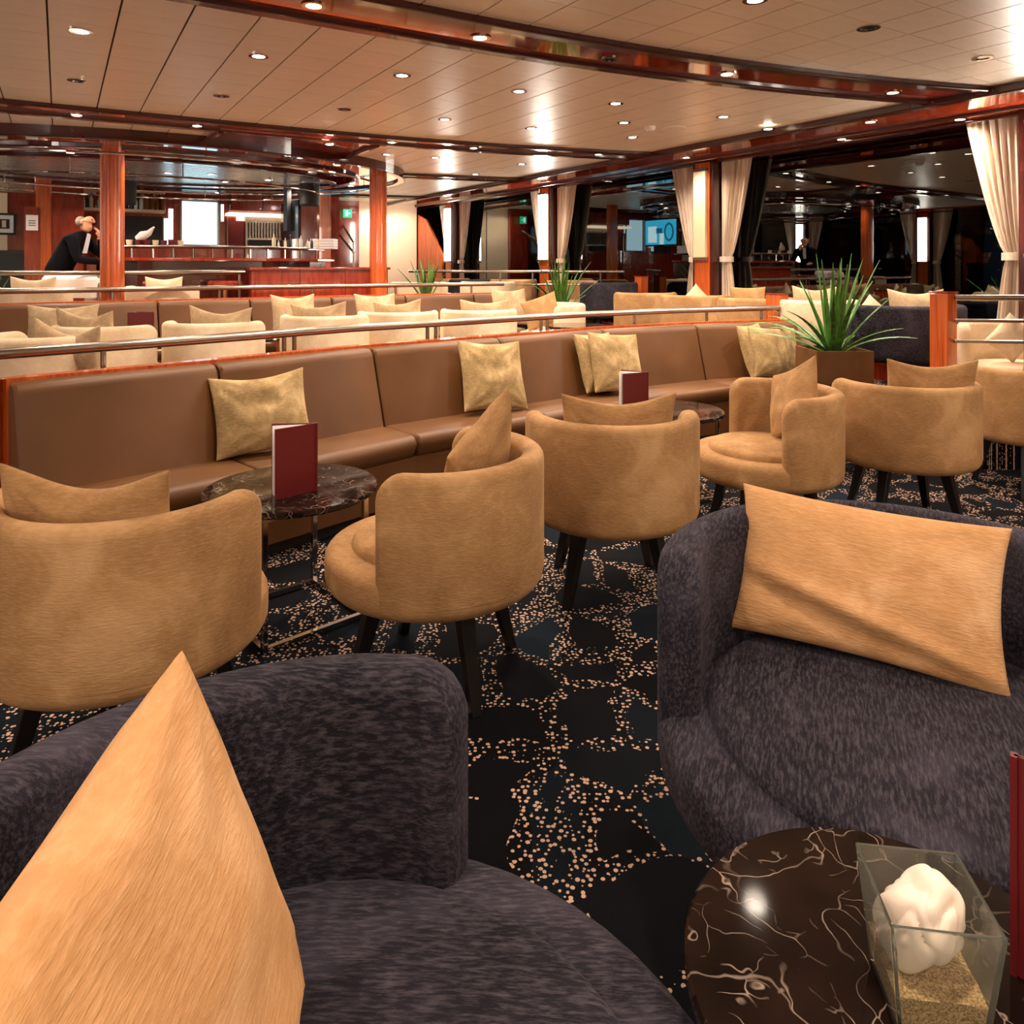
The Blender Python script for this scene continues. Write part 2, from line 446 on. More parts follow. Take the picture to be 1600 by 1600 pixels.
# ---- beams: glossy band between two dark mouldings, slightly bowed
def bow(s): return -0.04 * max(0.0, s - 1.5) ** 2
def beam(n, t0, wd, label, s0=S_LEFT, s1=S_SOF + 0.02, z=CEIL):
    path = [tuple(R(s0 + (s1 - s0) * i / 24, t0 + bow(s0 + (s1 - s0) * i / 24))[:2]) for i in range(25)]
    o = MB().sweep(path, [(0.05, z - 0.012), (wd - 0.05, z - 0.012), (wd - 0.05, z + 0.03), (0.05, z + 0.03)]).build('trim_%d' % n, 'mahogany')
    tag(o, label, kind='structure')
    MB().sweep(path, rrect(0.0, 0.085, z - 0.035, z + 0.03, 0.012, 2, (1, 1, 0, 0))).build('near_moulding', 'trim', o)
    MB().sweep(path, rrect(wd - 0.085, wd, z - 0.035, z + 0.03, 0.012, 2, (1, 1, 0, 0))).build('far_moulding', 'trim', o)
    return o
beam(1, 3.09, 0.47, 'wide polished mahogany beam nearest across the ceiling')
beam(2, 6.41, 0.44, 'second polished mahogany beam across the ceiling')
beam(3, 9.05, 0.34, 'third mahogany beam behind the columns', s0=3.7)
beam(4, 12.2, 0.30, 'far mahogany beam before the end wall')
# window soffit
so = tag(MB().rbox(S_SOF, S_WIN, T_BACK, T_END, CEIL - 0.03, CEIL + 0.01).build('trim_5', 'soffit'), 'red lacquered soffit above the windows', kind='structure')
for nm, a, wd in (('inner_moulding', S_SOF - 0.02, 0.09), ('curtain_track', S_WIN - 0.46, 0.035), ('outer_track', S_WIN - 0.2, 0.03)):
    MB().sweep([tuple(R(a + wd, T_BACK)[:2]), tuple(R(a + wd, T_END)[:2])], rrect(0, wd, CEIL - 0.06, CEIL + 0.01, 0.012, 2, (1, 1, 0, 0))).build(nm, 'trim', so)
so2 = tag(MB().rbox(S_LEFT, S_LEFT + 1.0, T_BACK, T_END, CEIL - 0.03, CEIL + 0.005).build('trim_6', 'soffit'), 'red lacquered soffit on the far side of the lounge', kind='structure')
# mahogany link panel between second beam and the bar canopy
def ceil_pt(u, v, z=CEIL): y = F * (z - EYE) / (HOR - v); return ((u - 800) / F * y, y)
lk = [ceil_pt(345, 199), ceil_pt(590, 221), ceil_pt(525, 247), ceil_pt(300, 229)]
lp = tag(MB().prism(lk, CEIL - 0.02, CEIL + 0.01).build('trim_7', 'mahogany'), 'glossy mahogany ceiling panel leading to the bar', kind='structure')
for a, b in ((0, 3), (1, 2)):
    MB().tube([(lk[a][0], lk[a][1], CEIL - 0.03), (lk[b][0], lk[b][1], CEIL - 0.03)], 0.03, 6).build('edge_moulding', 'trim', lp)

# ---- windows: pillars, panes, curtains, strip lamps
def pillar_t(k): return 5.91 + PITCH * k - (0.19 if k < 0 else 0.0)
pane_n = 0
for side in (1, -1):
    for k in range(-3, 4):
        t0, t1 = pillar_t(k - 1) + 0.15, pillar_t(k) - 0.15
        t1 = min(t1, T_END); t0 = max(t0, T_BACK)
        if t1 - t0 < 0.4: continue
        pane_n += 1
        sw = S_WIN if side == 1 else S_LEFT
        a, b = (sw + 0.02, sw + 0.05) if side == 1 else (sw - 0.05, sw - 0.02)
        o = tag(empty('window_%d' % pane_n, R(sw, (t0 + t1) / 2, SILL)), 'dark night window reflecting the lounge', kind='structure')
        rel = lambda q: Vector(q)
        def wbox(s0, s1, tt0, tt1, z0, z1, nm, m):
            c = R(sw, (t0 + t1) / 2, SILL)
            mb = MB().rbox(s0, s1, tt0, tt1, z0, z1); mb.v = [(v[0] - c.x, v[1] - c.y, v[2] - c.z) for v in mb.v]
            return mb.build(nm, m, o)
        wbox(a, b, t0, t1, SILL, CEIL - 0.03, 'pane', 'pane')
        e, g = (sw - 0.02, sw + 0.08) if side == 1 else (sw - 0.08, sw + 0.02)
        wbox(e, g, t0, t0 + 0.05, SILL, CEIL - 0.03, 'frame_post', 'blackgloss')
        wbox(e, g, t1 - 0.05, t1, SILL, CEIL - 0.03, 'frame_post', 'blackgloss')
        wbox(e - 0.02, g, t0, t1, SILL - 0.03, SILL + 0.03, 'sill', 'redwood')
def curtain_mesh(side, seed):
    """hangs in the plane y=0 of its own frame: x runs away from the pillar"""
    rnd = random.Random(seed); mb = MB(); NU, NV = 64, 26; z0, z1, tie = 0.33, CEIL - 0.04, 1.42
    ph = rnd.random() * 6
    for j in range(NV + 1):
        h = z0 + (z1 - z0) * j / NV
        if h > tie: q = (h - tie) / (z1 - tie); wdt = 0.12 + 0.30 * q ** 0.75; x0 = 0.0
        else: q = (tie - h) / (tie - z0); wdt = 0.12 + 0.12 * q ** 0.7; x0 = 0.0
        amp = 0.018 + 0.022 * min(1, wdt / 0.42)
        for i in range(NU + 1):
            a = i / NU
            mb.v.append((x0 + wdt * a, amp * math.sin(a * 2 * PI * 7 + ph + 0.3 * math.sin(h * 3)) * (0.6 + 0.4 * math.sin(a * 9 + seed)), h))
    for j in range(NV):
        for i in range(NU): mb.f.append((j * (NU + 1) + i, j * (NU + 1) + i + 1, (j + 1) * (NU + 1) + i + 1, (j + 1) * (NU + 1) + i))
    return mb
ordn = {-1: 'nearest right-hand', 0: 'middle', 1: 'third', 2: 'farthest'}
for side in (1, -1):
    for k in range(-3, 3):
        t = pillar_t(k)
        if side == 1: s_in, s_out, facing = S_WIN - 0.26, S_WIN + 0.02, -1
        else: s_in, s_out, facing = S_LEFT + 0.26, S_LEFT - 0.02, 1
        where = {(-1): 'at the right edge of the view', 0: 'beside the widest window', 1: 'with a lit strip lamp, behind the potted plant', 2: 'with a lit strip lamp near the end wall'}.get(k, 'behind the viewpoint')
        if side == -1: where = 'on the unseen side, number %s from the bar' % ('one', 'two', 'three', 'four', 'five', 'six')[2 - k]
        short = {(-1): 'at the right edge', 0: 'with the unlit lamp', 1: 'with the larger lit lamp', 2: 'with the smaller lit lamp', -2: 'one bay behind the viewpoint', -3: 'two bays behind the viewpoint'}[k]
        if side == -1: short = 'on the unseen side, number ' + ('one', 'two', 'three', 'four', 'five', 'six')[2 - k]
        c = R((s_in + s_out) / 2, t)
        base = 0
        p = tag(empty('window_pillar', (c.x, c.y, 0), ROT), 'square mahogany window pillar ' + where, 'pillar', 'pillars between the windows')
        hw = abs(s_out - s_in) / 2
        MB().box(-hw, hw, -0.15, 0.15, L2 if t > 7.95 else (L3 if (t > 3.1 and side == 1) else (L1 if t > 2.7 else 0)), CEIL - 0.03).build('post', 'trim', p, bevel=0.01)
        fx = -hw - 0.02 if side == 1 else hw
        MB().box(fx, fx + 0.02, -0.12, 0.10, L2, CEIL - 0.05).build('front_board', 'pillar', p, bevel=0.004)
        if True:
            lit = not (side == 1 and k == 0)
            xx = -hw - 0.065 if side == 1 else hw + 0.02
            MB().box(xx, xx + 0.045, -0.10, 0.08, 1.44, 2.40).build('lamp_shade', 'lamp' if lit else 'ivory', p, bevel=0.008)
            MB().box(xx + 0.005, xx + 0.04, -0.11, 0.09, 1.41, 1.44).build('lamp_cap', 'steel', p)
            MB().box(xx + 0.005, xx + 0.04, -0.11, 0.09, 2.40, 2.43).build('lamp_cap', 'steel', p)
        for dirn in (1, -1):
            if side == -1 and k < -1: continue
            nm = 'on the far side of' if dirn == 1 else 'on the near side of'
            q = R(S_WIN - 0.13 if side == 1 else S_LEFT + 0.13, t + dirn * 0.17)
            cu = tag(empty('curtain', (q.x, q.y, 0), math.atan2(U1.y, U1.x) if dirn == 1 else math.atan2(-U1.y, -U1.x)),
                     'cream tied curtain %s the pillar %s' % ('beyond' if dirn == 1 else 'before', short), 'curtain', 'curtains at the windows')
            curtain_mesh(side, k * 3 + dirn + 11).build('cloth', 'curtain', cu, True)
            MB().sweep(arc_pts((0.065, 0), 0.08, 0.055, 20), rrect(-0.006, 0.006, 1.39, 1.45, 0.002, 1), True).build('tie_band', 'curtain', cu, True)

# ---- round bar columns and others
ORD = ('first', 'second', 'third', 'fourth', 'fifth', 'sixth', 'seventh', 'eighth', 'ninth', 'tenth', 'eleventh', 'twelfth', 'thirteenth', 'fourteenth', 'fifteenth')
def column(u, y, r, z0, label, flutes=10, m='pillar', top=CEIL, name='fluted_column'):
    c = P(u, y)
    o = tag(empty(name, (c.x, c.y, z0)), label, 'column', 'round mahogany columns')
    mb = MB(); n = 60; pts = []
    for i in range(n):
        a = 2 * PI * i / n; rr = r * (1 - 0.05 * abs(math.sin(a * flutes / 2)) ** 0.5) if False else r * (0.95 + 0.05 * abs(math.sin(a * flutes / 2)))
        pts.append((rr * math.cos(a), rr * math.sin(a)))
    mb.prism(pts, 0.08, top - z0).build('shaft', m, o)
    MB().lathe([(r * 1.08, 0), (r * 1.08, 0.07), (r * 1.0, 0.085)], 40).build('base_ring', 'trim', o)
    return o
column(175.5, 7.0, 0.105, L1 + 0.0, 'thick orange mahogany column left of the bar')
column(591, 8.95, 0.105, L2, 'orange mahogany column right of the bar, by the low wall')

# ================================================================== LIGHTS
lensm = MB().lathe([(0.034, 0), (0.034, 0.006), (0.0, 0.006)], 16).mesh('lens')
ringm = MB().lathe([(0.034, -0.004), (0.052, -0.004), (0.056, 0.0), (0.056, 0.006), (0.034, 0.006)], 20).mesh('trim_ring')
ringo = MB()
n_r = 20
for (ra, rb) in ((0.036, 0.056),):
    for z in (-0.006, 0.004):
        for r in (ra, rb): ringo.v += [(r * math.cos(2 * PI * i / n_r), r * math.sin(2 * PI * i / n_r), z) for i in range(n_r)]
for i in range(n_r):
    j = (i + 1) % n_r
    ringo.f += [(i, j, n_r + j, n_r + i), (2 * n_r + i, 2 * n_r + j, 3 * n_r + j, 3 * n_r + i), (i, j, 2 * n_r + j, 2 * n_r + i), (n_r + i, n_r + j, 3 * n_r + j, 3 * n_r + i)]
ring_me = ringo.mesh('trim_ring'); ring_me.materials.append(M['chrome'])
lensm.materials.append(M['bulb'])
lens_off = lensm.copy(); lens_off.materials.clear(); lens_off.materials.append(M['blackgloss'])
spot = bpy.data.lights.new('spot_bulb', 'SPOT'); spot.energy = LAMP_W; spot.color = WARM
spot.spot_size = math.radians(155); spot.spot_blend = 0.8; spot.shadow_soft_size = 0.05
spot_dim = spot.copy(); spot_dim.energy = 1.5
def downlight(x, y, z, lit, label, grp, dim=False):
    o = tag(empty('downlight', (x, y, z)), label, 'ceiling light', grp)
    link('trim_ring', ring_me, None, o)
    l = link('lens', lensm if lit else lens_off, None, o); l.location = (0, 0, -0.002)
    if lit:
        b = bpy.data.objects.new('spot_bulb', spot_dim if dim else spot); C.objects.link(b); b.parent = o; b.location = (0, 0, -0.02)
bay2 = [(127, 48, 1), (404, 87, 1), (628, 117, 1), (811, 142, 1), (962, 161, 1), (1130, 182, 1), (695, 186, 1), (975, 191, 1), (988, 214, 1), (830, 200, 1),
        (120, 125, 0), (346, 149, 0), (537, 170, 0)]
bay1 = [(1180, -1, 1), (1357, 43, 0), (1535, 90, 0)]
bm1 = [(490, 8, 1), (750, 58, 1), (955, 92, 0), (1136, 115, 1), (1395, 144, 1)]
bm2 = [(120, 179, 1), (308, 196, 1), (612, 222, 1), (740, 231, 1), (935, 241, 1)]
bay3 = [(114, 203, 1), (230, 211, 0), (604, 241, 1), (680, 246, 1), (815, 256, 1), (743, 272, 1)]
soff = [(1200, 201, 1), (1072, 246, 1), (1315, 217, 1), (1360, 190, 1), (950, 283, 1), (807, 284, 1), (1500, 186, 1)]
canopy_l = [(45, 245), (18, 260), (110, 238), (240, 236), (470, 246), (515, 225)]
def place_list(lst, z, what, grp, plane=None):
    plane = plane or z
    n = {0: 0, 1: 0}
    for (u, v, on) in sorted(lst):
        x, y = ceil_pt(u, max(v, -6), plane)
        downlight(x, y, z, on, '%s from the left of the %s spots %s' % (ORD[n[on]], 'lit' if on else 'unlit', what), grp, dim=(u == 1180))
        n[on] += 1
place_list(bay2, CEIL, 'between the first and second beam', 'spots between the first two beams')
place_list(bay1, CEIL, 'in the nearest panelled ceiling bay', 'spots in the nearest bay')
place_list(bm1, CEIL - 0.012, 'in the nearest mahogany beam', 'spots in the nearest beam')
place_list(bm2, CEIL - 0.012, 'in the second mahogany beam', 'spots in the second beam')
place_list(bay3, CEIL, 'beyond the second beam', 'spots beyond the second beam')
place_list(soff, CEIL - 0.03, 'in the window soffit', 'spots in the window soffit')
# the room goes on behind the viewpoint with the same spots
for si, s in enumerate((-2.2, -0.6, 1.0, 2.6, 4.2)):
    for ti, t in enumerate((-2.8, -1.0, 0.8)):
        p = R(s, t); downlight(p.x, p.y, CEIL, 1, '%s spot from the left in the %s row behind or above the viewpoint' % (ORD[si], ('rear', 'middle', 'front')[ti]), 'spots behind the viewpoint')

# ================================================================== SEATING
def shell_mesh(Rr, th, h0, h1, span, rc=0.09, wob=0.0):
    """wrap-round back: the seat faces +x, the back is centred on -x; span = half angle"""
    mb = MB(); NA = 56; sp = math.radians(span)
    L = Rr * sp * 2; sect_n = None
    for i in range(NA + 1):
        f = i / NA; f = 0.5 - 0.5 * math.cos(PI * f) if False else f
        # denser sampling at both ends
        q = 2 * f - 1; q = math.copysign(1 - (1 - abs(q)) ** 1.5, q)
        a = PI + sp * q
        e = (1 - abs(q)) * L / 2
        top = h1
        if e < rc: top = h1 - (rc - math.sqrt(max(0, rc * rc - (rc - e) ** 2)))
        t2 = th / 2; re = 0.035
        if e < re: t2 = th / 2 - (re - math.sqrt(max(0, re * re - (re - e) ** 2))) * 0.8
        rm = Rr - th / 2
        sec = rrect(rm - t2, rm + t2, h0, top, min(0.034, t2 * 0.85), 4, (0.2, 0.02, 1, 1))
        # a rounder under edge on the outside
        for (r, z) in sec: mb.v.append((r * math.cos(a), r * math.sin(a), z))
        sect_n = len(sec)
    for i in range(NA):
        for k in range(sect_n):
            mb.f.append((i * sect_n + k, i * sect_n + (k + 1) % sect_n, (i + 1) * sect_n + (k + 1) % sect_n, (i + 1) * sect_n + k))
    mb.f.append(tuple(range(sect_n))); mb.f.append(tuple(NA * sect_n + k for k in range(sect_n)))
    return mb
def arc_prof(cx, cz, r, a0, a1, n=5):
    return [(cx + r * math.cos(math.radians(a0 + (a1 - a0) * i / n)), cz + r * math.sin(math.radians(a0 + (a1 - a0) * i / n))) for i in range(n + 1)]
def tub_proto(name, Rr, mt, th, h0=0.31, hs=0.44, h1=0.745, span=100, cush=0.08):
    o = empty(name)
    rr = Rr - 0.0012
    prof = [(0.02, h0)] + arc_prof(rr - 0.05, h0 + 0.05, 0.05, -90, 0) + arc_prof(rr - 0.035, hs - 0.035, 0.035, 0, 90) + [(rr - th - 0.01, hs), (0.02, hs)]
    MB().lathe(prof, 56).build('seat_base', mt, o, True)
    rc = Rr - th - 0.012
    prof = [(rc - 0.012, hs - 0.01)] + arc_prof(rc - 0.03, hs + 0.0, 0.03, 0, 90) + [(rc * 0.6, hs + 0.04), (0.02, hs + 0.045)]
    MB().lathe(prof, 48).build('seat_cushion', mt, o, True)
    shell_mesh(Rr, th, h0 + 0.052, h1, span).build('backrest', mt, o, True)
    for a in (45, 135, 225, 315):
        ca, sa = math.cos(math.radians(a)), math.sin(math.radians(a)); mb = MB()
        r0, r1 = Rr * 0.55, Rr * 0.80
        top = [(r0 * ca, r0 * sa, h0 + 0.01)]; b = []
        for (rr_, z, w_) in ((r1, 0.0, 0.016), (r0, h0 + 0.02, 0.027)):
            for (dx, dy) in ((-1, -1), (1, -1), (1, 1), (-1, 1)):
                b.append(((rr_ + dx * w_) * ca - dy * w_ * sa, (rr_ + dx * w_) * sa + dy * w_ * ca, z))
        mb.add(b, [(0, 1, 2, 3), (4, 5, 6, 7), (0, 1, 5, 4), (1, 2, 6, 5), (2, 3, 7, 6), (3, 0, 4, 7)])
        mb.build('leg', 'black_leg', o, bevel=0.003)
    return o
protos = {}
def tub(kind, x, y, face, z, label, group='tub chairs', cat='armchair'):
    spec = {'beige': ('tub_chair', 0.362, 'beige', 0.075), 'navy': ('round_armchair', 0.49, 'navy', 0.088), 'navy_small': ('tub_chair', 0.36, 'navy', 0.075),
            'cream': ('tub_chair', 0.362, 'cream_fab', 0.075)}[kind]
    if kind not in protos:
        o = protos[kind] = tub_proto(spec[0], spec[1], spec[2], spec[3], span=108 if kind == 'navy' else 100, cush=0.1)
    else: o = copy_tree(protos[kind])
    o.location = (x, y, z); o.rotation_euler = (0, 0, math.radians(face))
    return tag(o, label, cat, group)

def pillow_mesh(wd, ht, th, dip=0.0, seed=0, pin=0.07, wr=0.006, n=30, fold=0.0, sag=0.0):
    mb = MB(); idx = {}
    def pt(u, v, sgn):
        x = wd / 2 * u * (1 - pin * (1 - v * v)); z = ht / 2 * v * (1 - pin * (1 - u * u))
        if v > 0: z -= dip * (1 - u * u) ** 1.5 * v
        body = max(0.0, (1 - u * u)) ** 0.42 * max(0.0, (1 - v * v)) ** 0.42
        y = sgn * th / 2 * body * (1 - 0.15 * v)
        ed = 1 - min(1 - abs(u), 1 - abs(v))
        nz = noise.noise(Vector((u * 2.1 + seed * 3.7, v * 2.1, sgn * 2.0))) * wr * 2.2
        # creases that radiate from the corners
        cr = 0
        for (cu, cv) in ((-1, -1), (1, -1), (1, 1), (-1, 1)):
            dx, dz = u - cu, v - cv; rr = math.hypot(dx, dz); an = math.atan2(dz, dx)
            cr += math.sin(an * 13 + seed) * math.exp(-((rr - 0.45) / 0.32) ** 2)
        y += sgn * body * (nz + cr * wr)
        if fold: # a long soft crease
            dd = (v + 0.45 + 0.42 * u)
            y -= fold * math.exp(-(dd / 0.10) ** 2) * body
            y += fold * 0.8 * math.exp(-((dd + 0.24) / 0.13) ** 2) * body
        y += sag * (1 - v * v) * 0 + sag * (u * u) * 1.0
        return (x, y, z)
    for sgn in (1, -1):
        for j in range(n + 1):
            for i in range(n + 1):
                u, v = math.sin(PI / 2 * (2 * i / n - 1)), math.sin(PI / 2 * (2 * j / n - 1))
                rim = i in (0, n) or j in (0, n)
                if rim and sgn == -1: idx[(i, j, -1)] = idx[(i, j, 1)]; continue
                idx[(i, j, sgn)] = len(mb.v); mb.v.append(pt(u, v, sgn))
        for j in range(n):
            for i in range(n): mb.f.append((idx[(i, j, sgn)], idx[(i + 1, j, sgn)], idx[(i + 1, j + 1, sgn)], idx[(i, j + 1, sgn)]))
    return mb
def pillow(x, y, z, wd, ht, th, yaw, lean, m, label, group, roll=0.0, bottom=True, **k):
    """yaw: direction its front looks (degrees); lean: tilt back; z: height of its lower edge"""
    o = pillow_mesh(wd, ht, th, **k).build('cushion', m, None, False)
    o.data.polygons.foreach_set('use_smooth', [True] * len(o.data.polygons))
    # front of the mesh is -y
    rot = Matrix.Rotation(math.radians(yaw + 90), 4, 'Z') @ Matrix.Rotation(math.radians(-lean), 4, 'X') @ Matrix.Rotation(math.radians(roll), 4, 'Y')
    o.matrix_world = Matrix.Translation((x, y, z + ht / 2 * math.cos(math.radians(lean)))) @ rot
    return tag(o, label, 'cushion', group)

SEAT = 0.485
# ---- the front pair of navy chairs
tub('navy', -0.21, 0.685, 0, 0, 'dark navy plush round armchair at the bottom left, nearest of all', 'navy armchairs')
tub('navy', 0.785, 1.445, 247, 0, 'dark navy plush round armchair at the right, wide apricot cushion on it', 'navy armchairs')
pillow(-0.335, 0.62, 0.44, 0.47, 0.45, 0.19, -8, 10, 'apricot', 'large apricot chenille cushion standing in the bottom left navy armchair', 'apricot cushions', roll=-14, seed=3, wr=0.007, fold=0.012)
pillow(0.795, 1.665, 0.478, 0.56, 0.335, 0.13, 242, 18, 'apricot', 'wide apricot cushion with a long crease lying against the right navy armchair', 'apricot cushions', seed=1, fold=0.022, roll=2, wr=0.004)

# ---- beige row
row = [  # x, y, facing, label, cushion lateral shift, cushion yaw offset
    (-1.055, 2.04, 84, 'beige tub chair at the left edge, back to the viewer, behind the navy armchair'),
    (-0.255, 2.46, 165, 'beige tub chair turned left beside the front marble table, open side showing'),
    (0.418, 3.10, 91, 'beige tub chair in the centre, its plain round back to the viewer'),
    (1.26, 3.66, 184, 'beige tub chair turned left toward the banquette, next right of the centre one'),
    (2.10, 3.95, 84, 'beige tub chair with its back to the viewer and splayed black legs, right of centre'),
    (3.14, 4.46, 95, 'beige tub chair cut off by the right edge of the view')]
for i, (x, y, f, lb) in enumerate(row): tub('beige', x, y, f, 0, lb, 'beige tub chairs of the front row')
def chair_pillow(i, off, w_, h_, dyaw, lean, label, roll=0, dip=0.03, m='beige', lift=0.0, lat=0.0, **k):
    x, y, f, _ = row[i]; a = math.radians(f)
    px = x - off * math.cos(a) - lat * math.sin(a); py = y - off * math.sin(a) + lat * math.cos(a)
    pillow(px, py, SEAT - 0.01 + lift, w_, h_, 0.13, f + dyaw, lean, m, label, 'beige cushions on the tub chairs', roll=roll, dip=dip, seed=i + 5, **k)
chair_pillow(0, 0.17, 0.47, 0.375, -2, 8, 'beige cushion with a sagging top edge in the leftmost tub chair', dip=0.05)
chair_pillow(1, 0.15, 0.40, 0.36, -8, 14, 'beige cushion tipped up on its corner in the left-turned tub chair', roll=24, dip=0.01, lift=0.05)
chair_pillow(2, 0.17, 0.46, 0.375, 2, 8, 'beige cushion standing in the centre tub chair', dip=0.035)
chair_pillow(3, 0.145, 0.38, 0.36, 4, 14, 'beige cushion on its corner in the tub chair right of the centre one', roll=-24, dip=0.01, lift=0.03)
chair_pillow(4, 0.15, 0.44, 0.40, -2, 8, 'beige cushion in the tub chair with splayed legs, right of centre', dip=0.03, lat=-0.07)
chair_pillow(5, 0.16, 0.44, 0.40, 8, 10, 'beige cushion in the tub chair at the right edge', dip=0.03)

# ---- long banquette with its wooden cap and seat
def banquette(name, pts, base, seat_h, top_h, label, group, seat_d=0.52, thick=0.11, lean=0.11):
    o = empty(name, (0, 0, 0)); tag(o, label, 'banquette', group)
    rev = pts
    n = len(pts)
    def piece(i, section, nm, m, gap=0.006):
        a, b = Vector(pts[i]), Vector(pts[i + 1]); d = (b - a).normalized()
        # mitre normals of the whole line, gap on both ends
        ext = [pts[max(i - 1, 0)], pts[i], pts[i + 1], pts[min(i + 2, n - 1)]]
        mb = MB()
        def nrm(j):
            p = Vector(pts[j]); q0 = Vector(pts[max(j - 1, 0)]); q1 = Vector(pts[min(j + 1, n - 1)])
            d1 = (p - q0).normalized() if j > 0 else (q1 - p).normalized(); d2 = (q1 - p).normalized() if j < n - 1 else d1
            nn = (Vector((-d1.y, d1.x)) + Vector((-d2.y, d2.x))).normalized(); return nn / max(0.3, nn.dot(Vector((-d1.y, d1.x))))
        k = len(section); pa = a + d * gap; pb = b - d * gap; NS = 2
        for (p, j, sh) in ((pa, i, 0.010), (pa + d * 0.012, i, 0), (pb - d * 0.012, i + 1, 0), (pb, i + 1, 0.010)):
            cx = sum(q[0] for q in section) / k; cz = sum(q[1] for q in section) / k
            for (off, h) in section:
                oo, hh = off + (sh if off < cx else -sh), h + (sh if h < cz else -sh)
                q = p - nrm(j) * oo; mb.v.append((q.x, q.y, hh))
        for r_ in range(3):
            for q in range(k): mb.f.append((r_ * k + q, r_ * k + (q + 1) % k, (r_ + 1) * k + (q + 1) % k, (r_ + 1) * k + q))
        mb.f.append(tuple(range(k))); mb.f.append(tuple(3 * k + q for q in range(k)))
        return mb.build(nm, m, o, True)
    for i in range(n - 1):
        # slanted back: (offset toward the sitter, height); rounded top
        back = [(lean + 0.0, seat_h - 0.02), (lean + thick, seat_h - 0.02), (lean + thick + 0.012, seat_h + 0.02)]
        back = [(0.0, seat_h - 0.02), (lean + thick, seat_h - 0.02)] + [(thick - 0.0, top_h - 0.05), (thick - 0.008, top_h - 0.022), (thick - 0.03, top_h - 0.004), (thick - 0.055, top_h), (0.02, top_h), (0.0, top_h - 0.02)]
        piece(i, back, 'backrest_panel', 'leather')
        st = [(0.03, seat_h - 0.12), (seat_d - 0.02, seat_h - 0.12), (seat_d, seat_h - 0.10)] + [(seat_d + 0.02, seat_h - 0.06), (seat_d + 0.018, seat_h - 0.03), (seat_d + 0.0, seat_h - 0.008), (seat_d - 0.035, seat_h), (0.03, seat_h)]
        piece(i, st, 'seat_panel', 'leather')
    path = pts
    MB().sweep(path, [(-seat_d + 0.02, base + 0.07), (-0.04, base + 0.07), (-0.04, seat_h - 0.12), (-seat_d + 0.01, seat_h - 0.12)]).build('front_skirt', 'leather', o)
    MB().sweep(path, [(-seat_d + 0.07, base), (-0.04, base), (-0.04, base + 0.07), (-seat_d + 0.07, base + 0.07)]).build('plinth', 'dark', o)
    MB().sweep(path, [(0.002, base), (0.075, base), (0.075, top_h + 0.012), (0.002, top_h + 0.012)]).build('back_board', 'pillar', o)
    return o
banquette('long_banquette', BK, 0.0, 0.43, 0.865, 'long curved brown leather banquette with rounded back panels across the middle', 'brown banquettes')
EX = 0.0
# side return at the left end
b = MB()
lft = tag(MB().sweep([(-2.95, 3.02), (-2.16, 3.045)], rrect(-0.50, -0.06, 0.07, 0.43, 0.03, 4, (0, 0, 1, 1))).build('corner_seat', 'leather', None, True), 'brown leather corner seat cushion at the left end of the banquette', 'seat')
tag(MB().sweep([(-2.16, 3.14), (-2.9, 3.14)], rrect(0, 0.05, 0, 0.87, 0.004, 1)).build('end_panel', 'pillar'), 'orange mahogany end panel at the left end of the long banquette', 'panel')

BK2 = [tuple(R(s, t)[:2]) for s, t in ((-0.62, 7.62), (0.78, 7.70), (1.62, 7.72), (2.46, 7.74), (3.30, 7.72), (4.14, 7.66), (4.62, 7.60))]
banquette('rear_banquette', BK2, L1, L1 + 0.43, 1.015, 'second brown leather banquette running behind the middle tables', 'brown banquettes')

# cushions on the banquettes
def bank_pillow(u, y, z, wd, ht, yaw, lean, label, m='gold', **k):
    p = P(u, y); pillow(p.x, p.y, z, wd, ht, 0.13, yaw, lean, m, label, k.pop('group', 'gold cushions on the long banquette'), **k)
bank_pillow(409, 3.62, 0.445, 0.46, 0.395, 300, 20, 'gold velvet cushion leaning on the banquette, farthest left and nearest', seed=11, dip=0.02, roll=-3, wr=0.008)
bank_pillow(770, 4.66, 0.445, 0.46, 0.45, 303, 20, 'gold velvet cushion leaning on the banquette behind the centre chair', seed=12, roll=4, dip=0.01, wr=0.009)
bank_pillow(935, 5.36, 0.445, 0.44, 0.43, 318, 18, 'gold velvet cushion half hidden behind another on the banquette', seed=13, roll=2, wr=0.008)
bank_pillow(963, 5.30, 0.445, 0.44, 0.44, 300, 20, 'gold velvet cushion in front of a second one, above the standing menu', seed=14, roll=5, wr=0.008)
bank_pillow(1180, 6.06, 0.445, 0.42, 0.44, 318, 18, 'olive gold cushion tucked behind another at the right end of the banquette', seed=15, wr=0.006)
bank_pillow(1210, 5.98, 0.445, 0.44, 0.42, 285, 18, 'olive gold cushion in front at the right end of the banquette', seed=16, roll=3, wr=0.006)

# ---- railings
def railing(name, pts, h, label, posts, foot, lower=(), rad=0.024):
    o = tag(empty(name), label, 'railing', 'steel railings')
    pts3 = [Vector((p[0], p[1], h)) for p in pts]
    MB().tube(pts3, rad, 12).build('top_rail', 'steel', o, True)
    for q in lower: MB().tube([Vector((p[0], p[1], q)) for p in pts], rad * 0.6, 8).build('lower_rail', 'steel', o, True)
    acc = [0]
    for i in range(len(pts) - 1): acc.append(acc[-1] + (Vector(pts[i + 1]) - Vector(pts[i])).length)
    for f in posts:
        d = f * acc[-1]; i = max(j for j in range(len(pts) - 1) if acc[j] <= d + 1e-9)
        p = Vector(pts[i]).lerp(Vector(pts[i + 1]), (d - acc[i]) / (acc[i + 1] - acc[i]))
        fz = foot
        MB().tube([(p.x, p.y, fz), (p.x, p.y, h)], 0.013, 8).build('baluster', 'steel', o, True)
        MB().lathe([(0.028, 0), (0.028, 0.006), (0.016, 0.012)], 14, p.x, p.y, fz).build('foot_plate', 'steel', o)
    return o
rl = off_line(BK, 0.13)
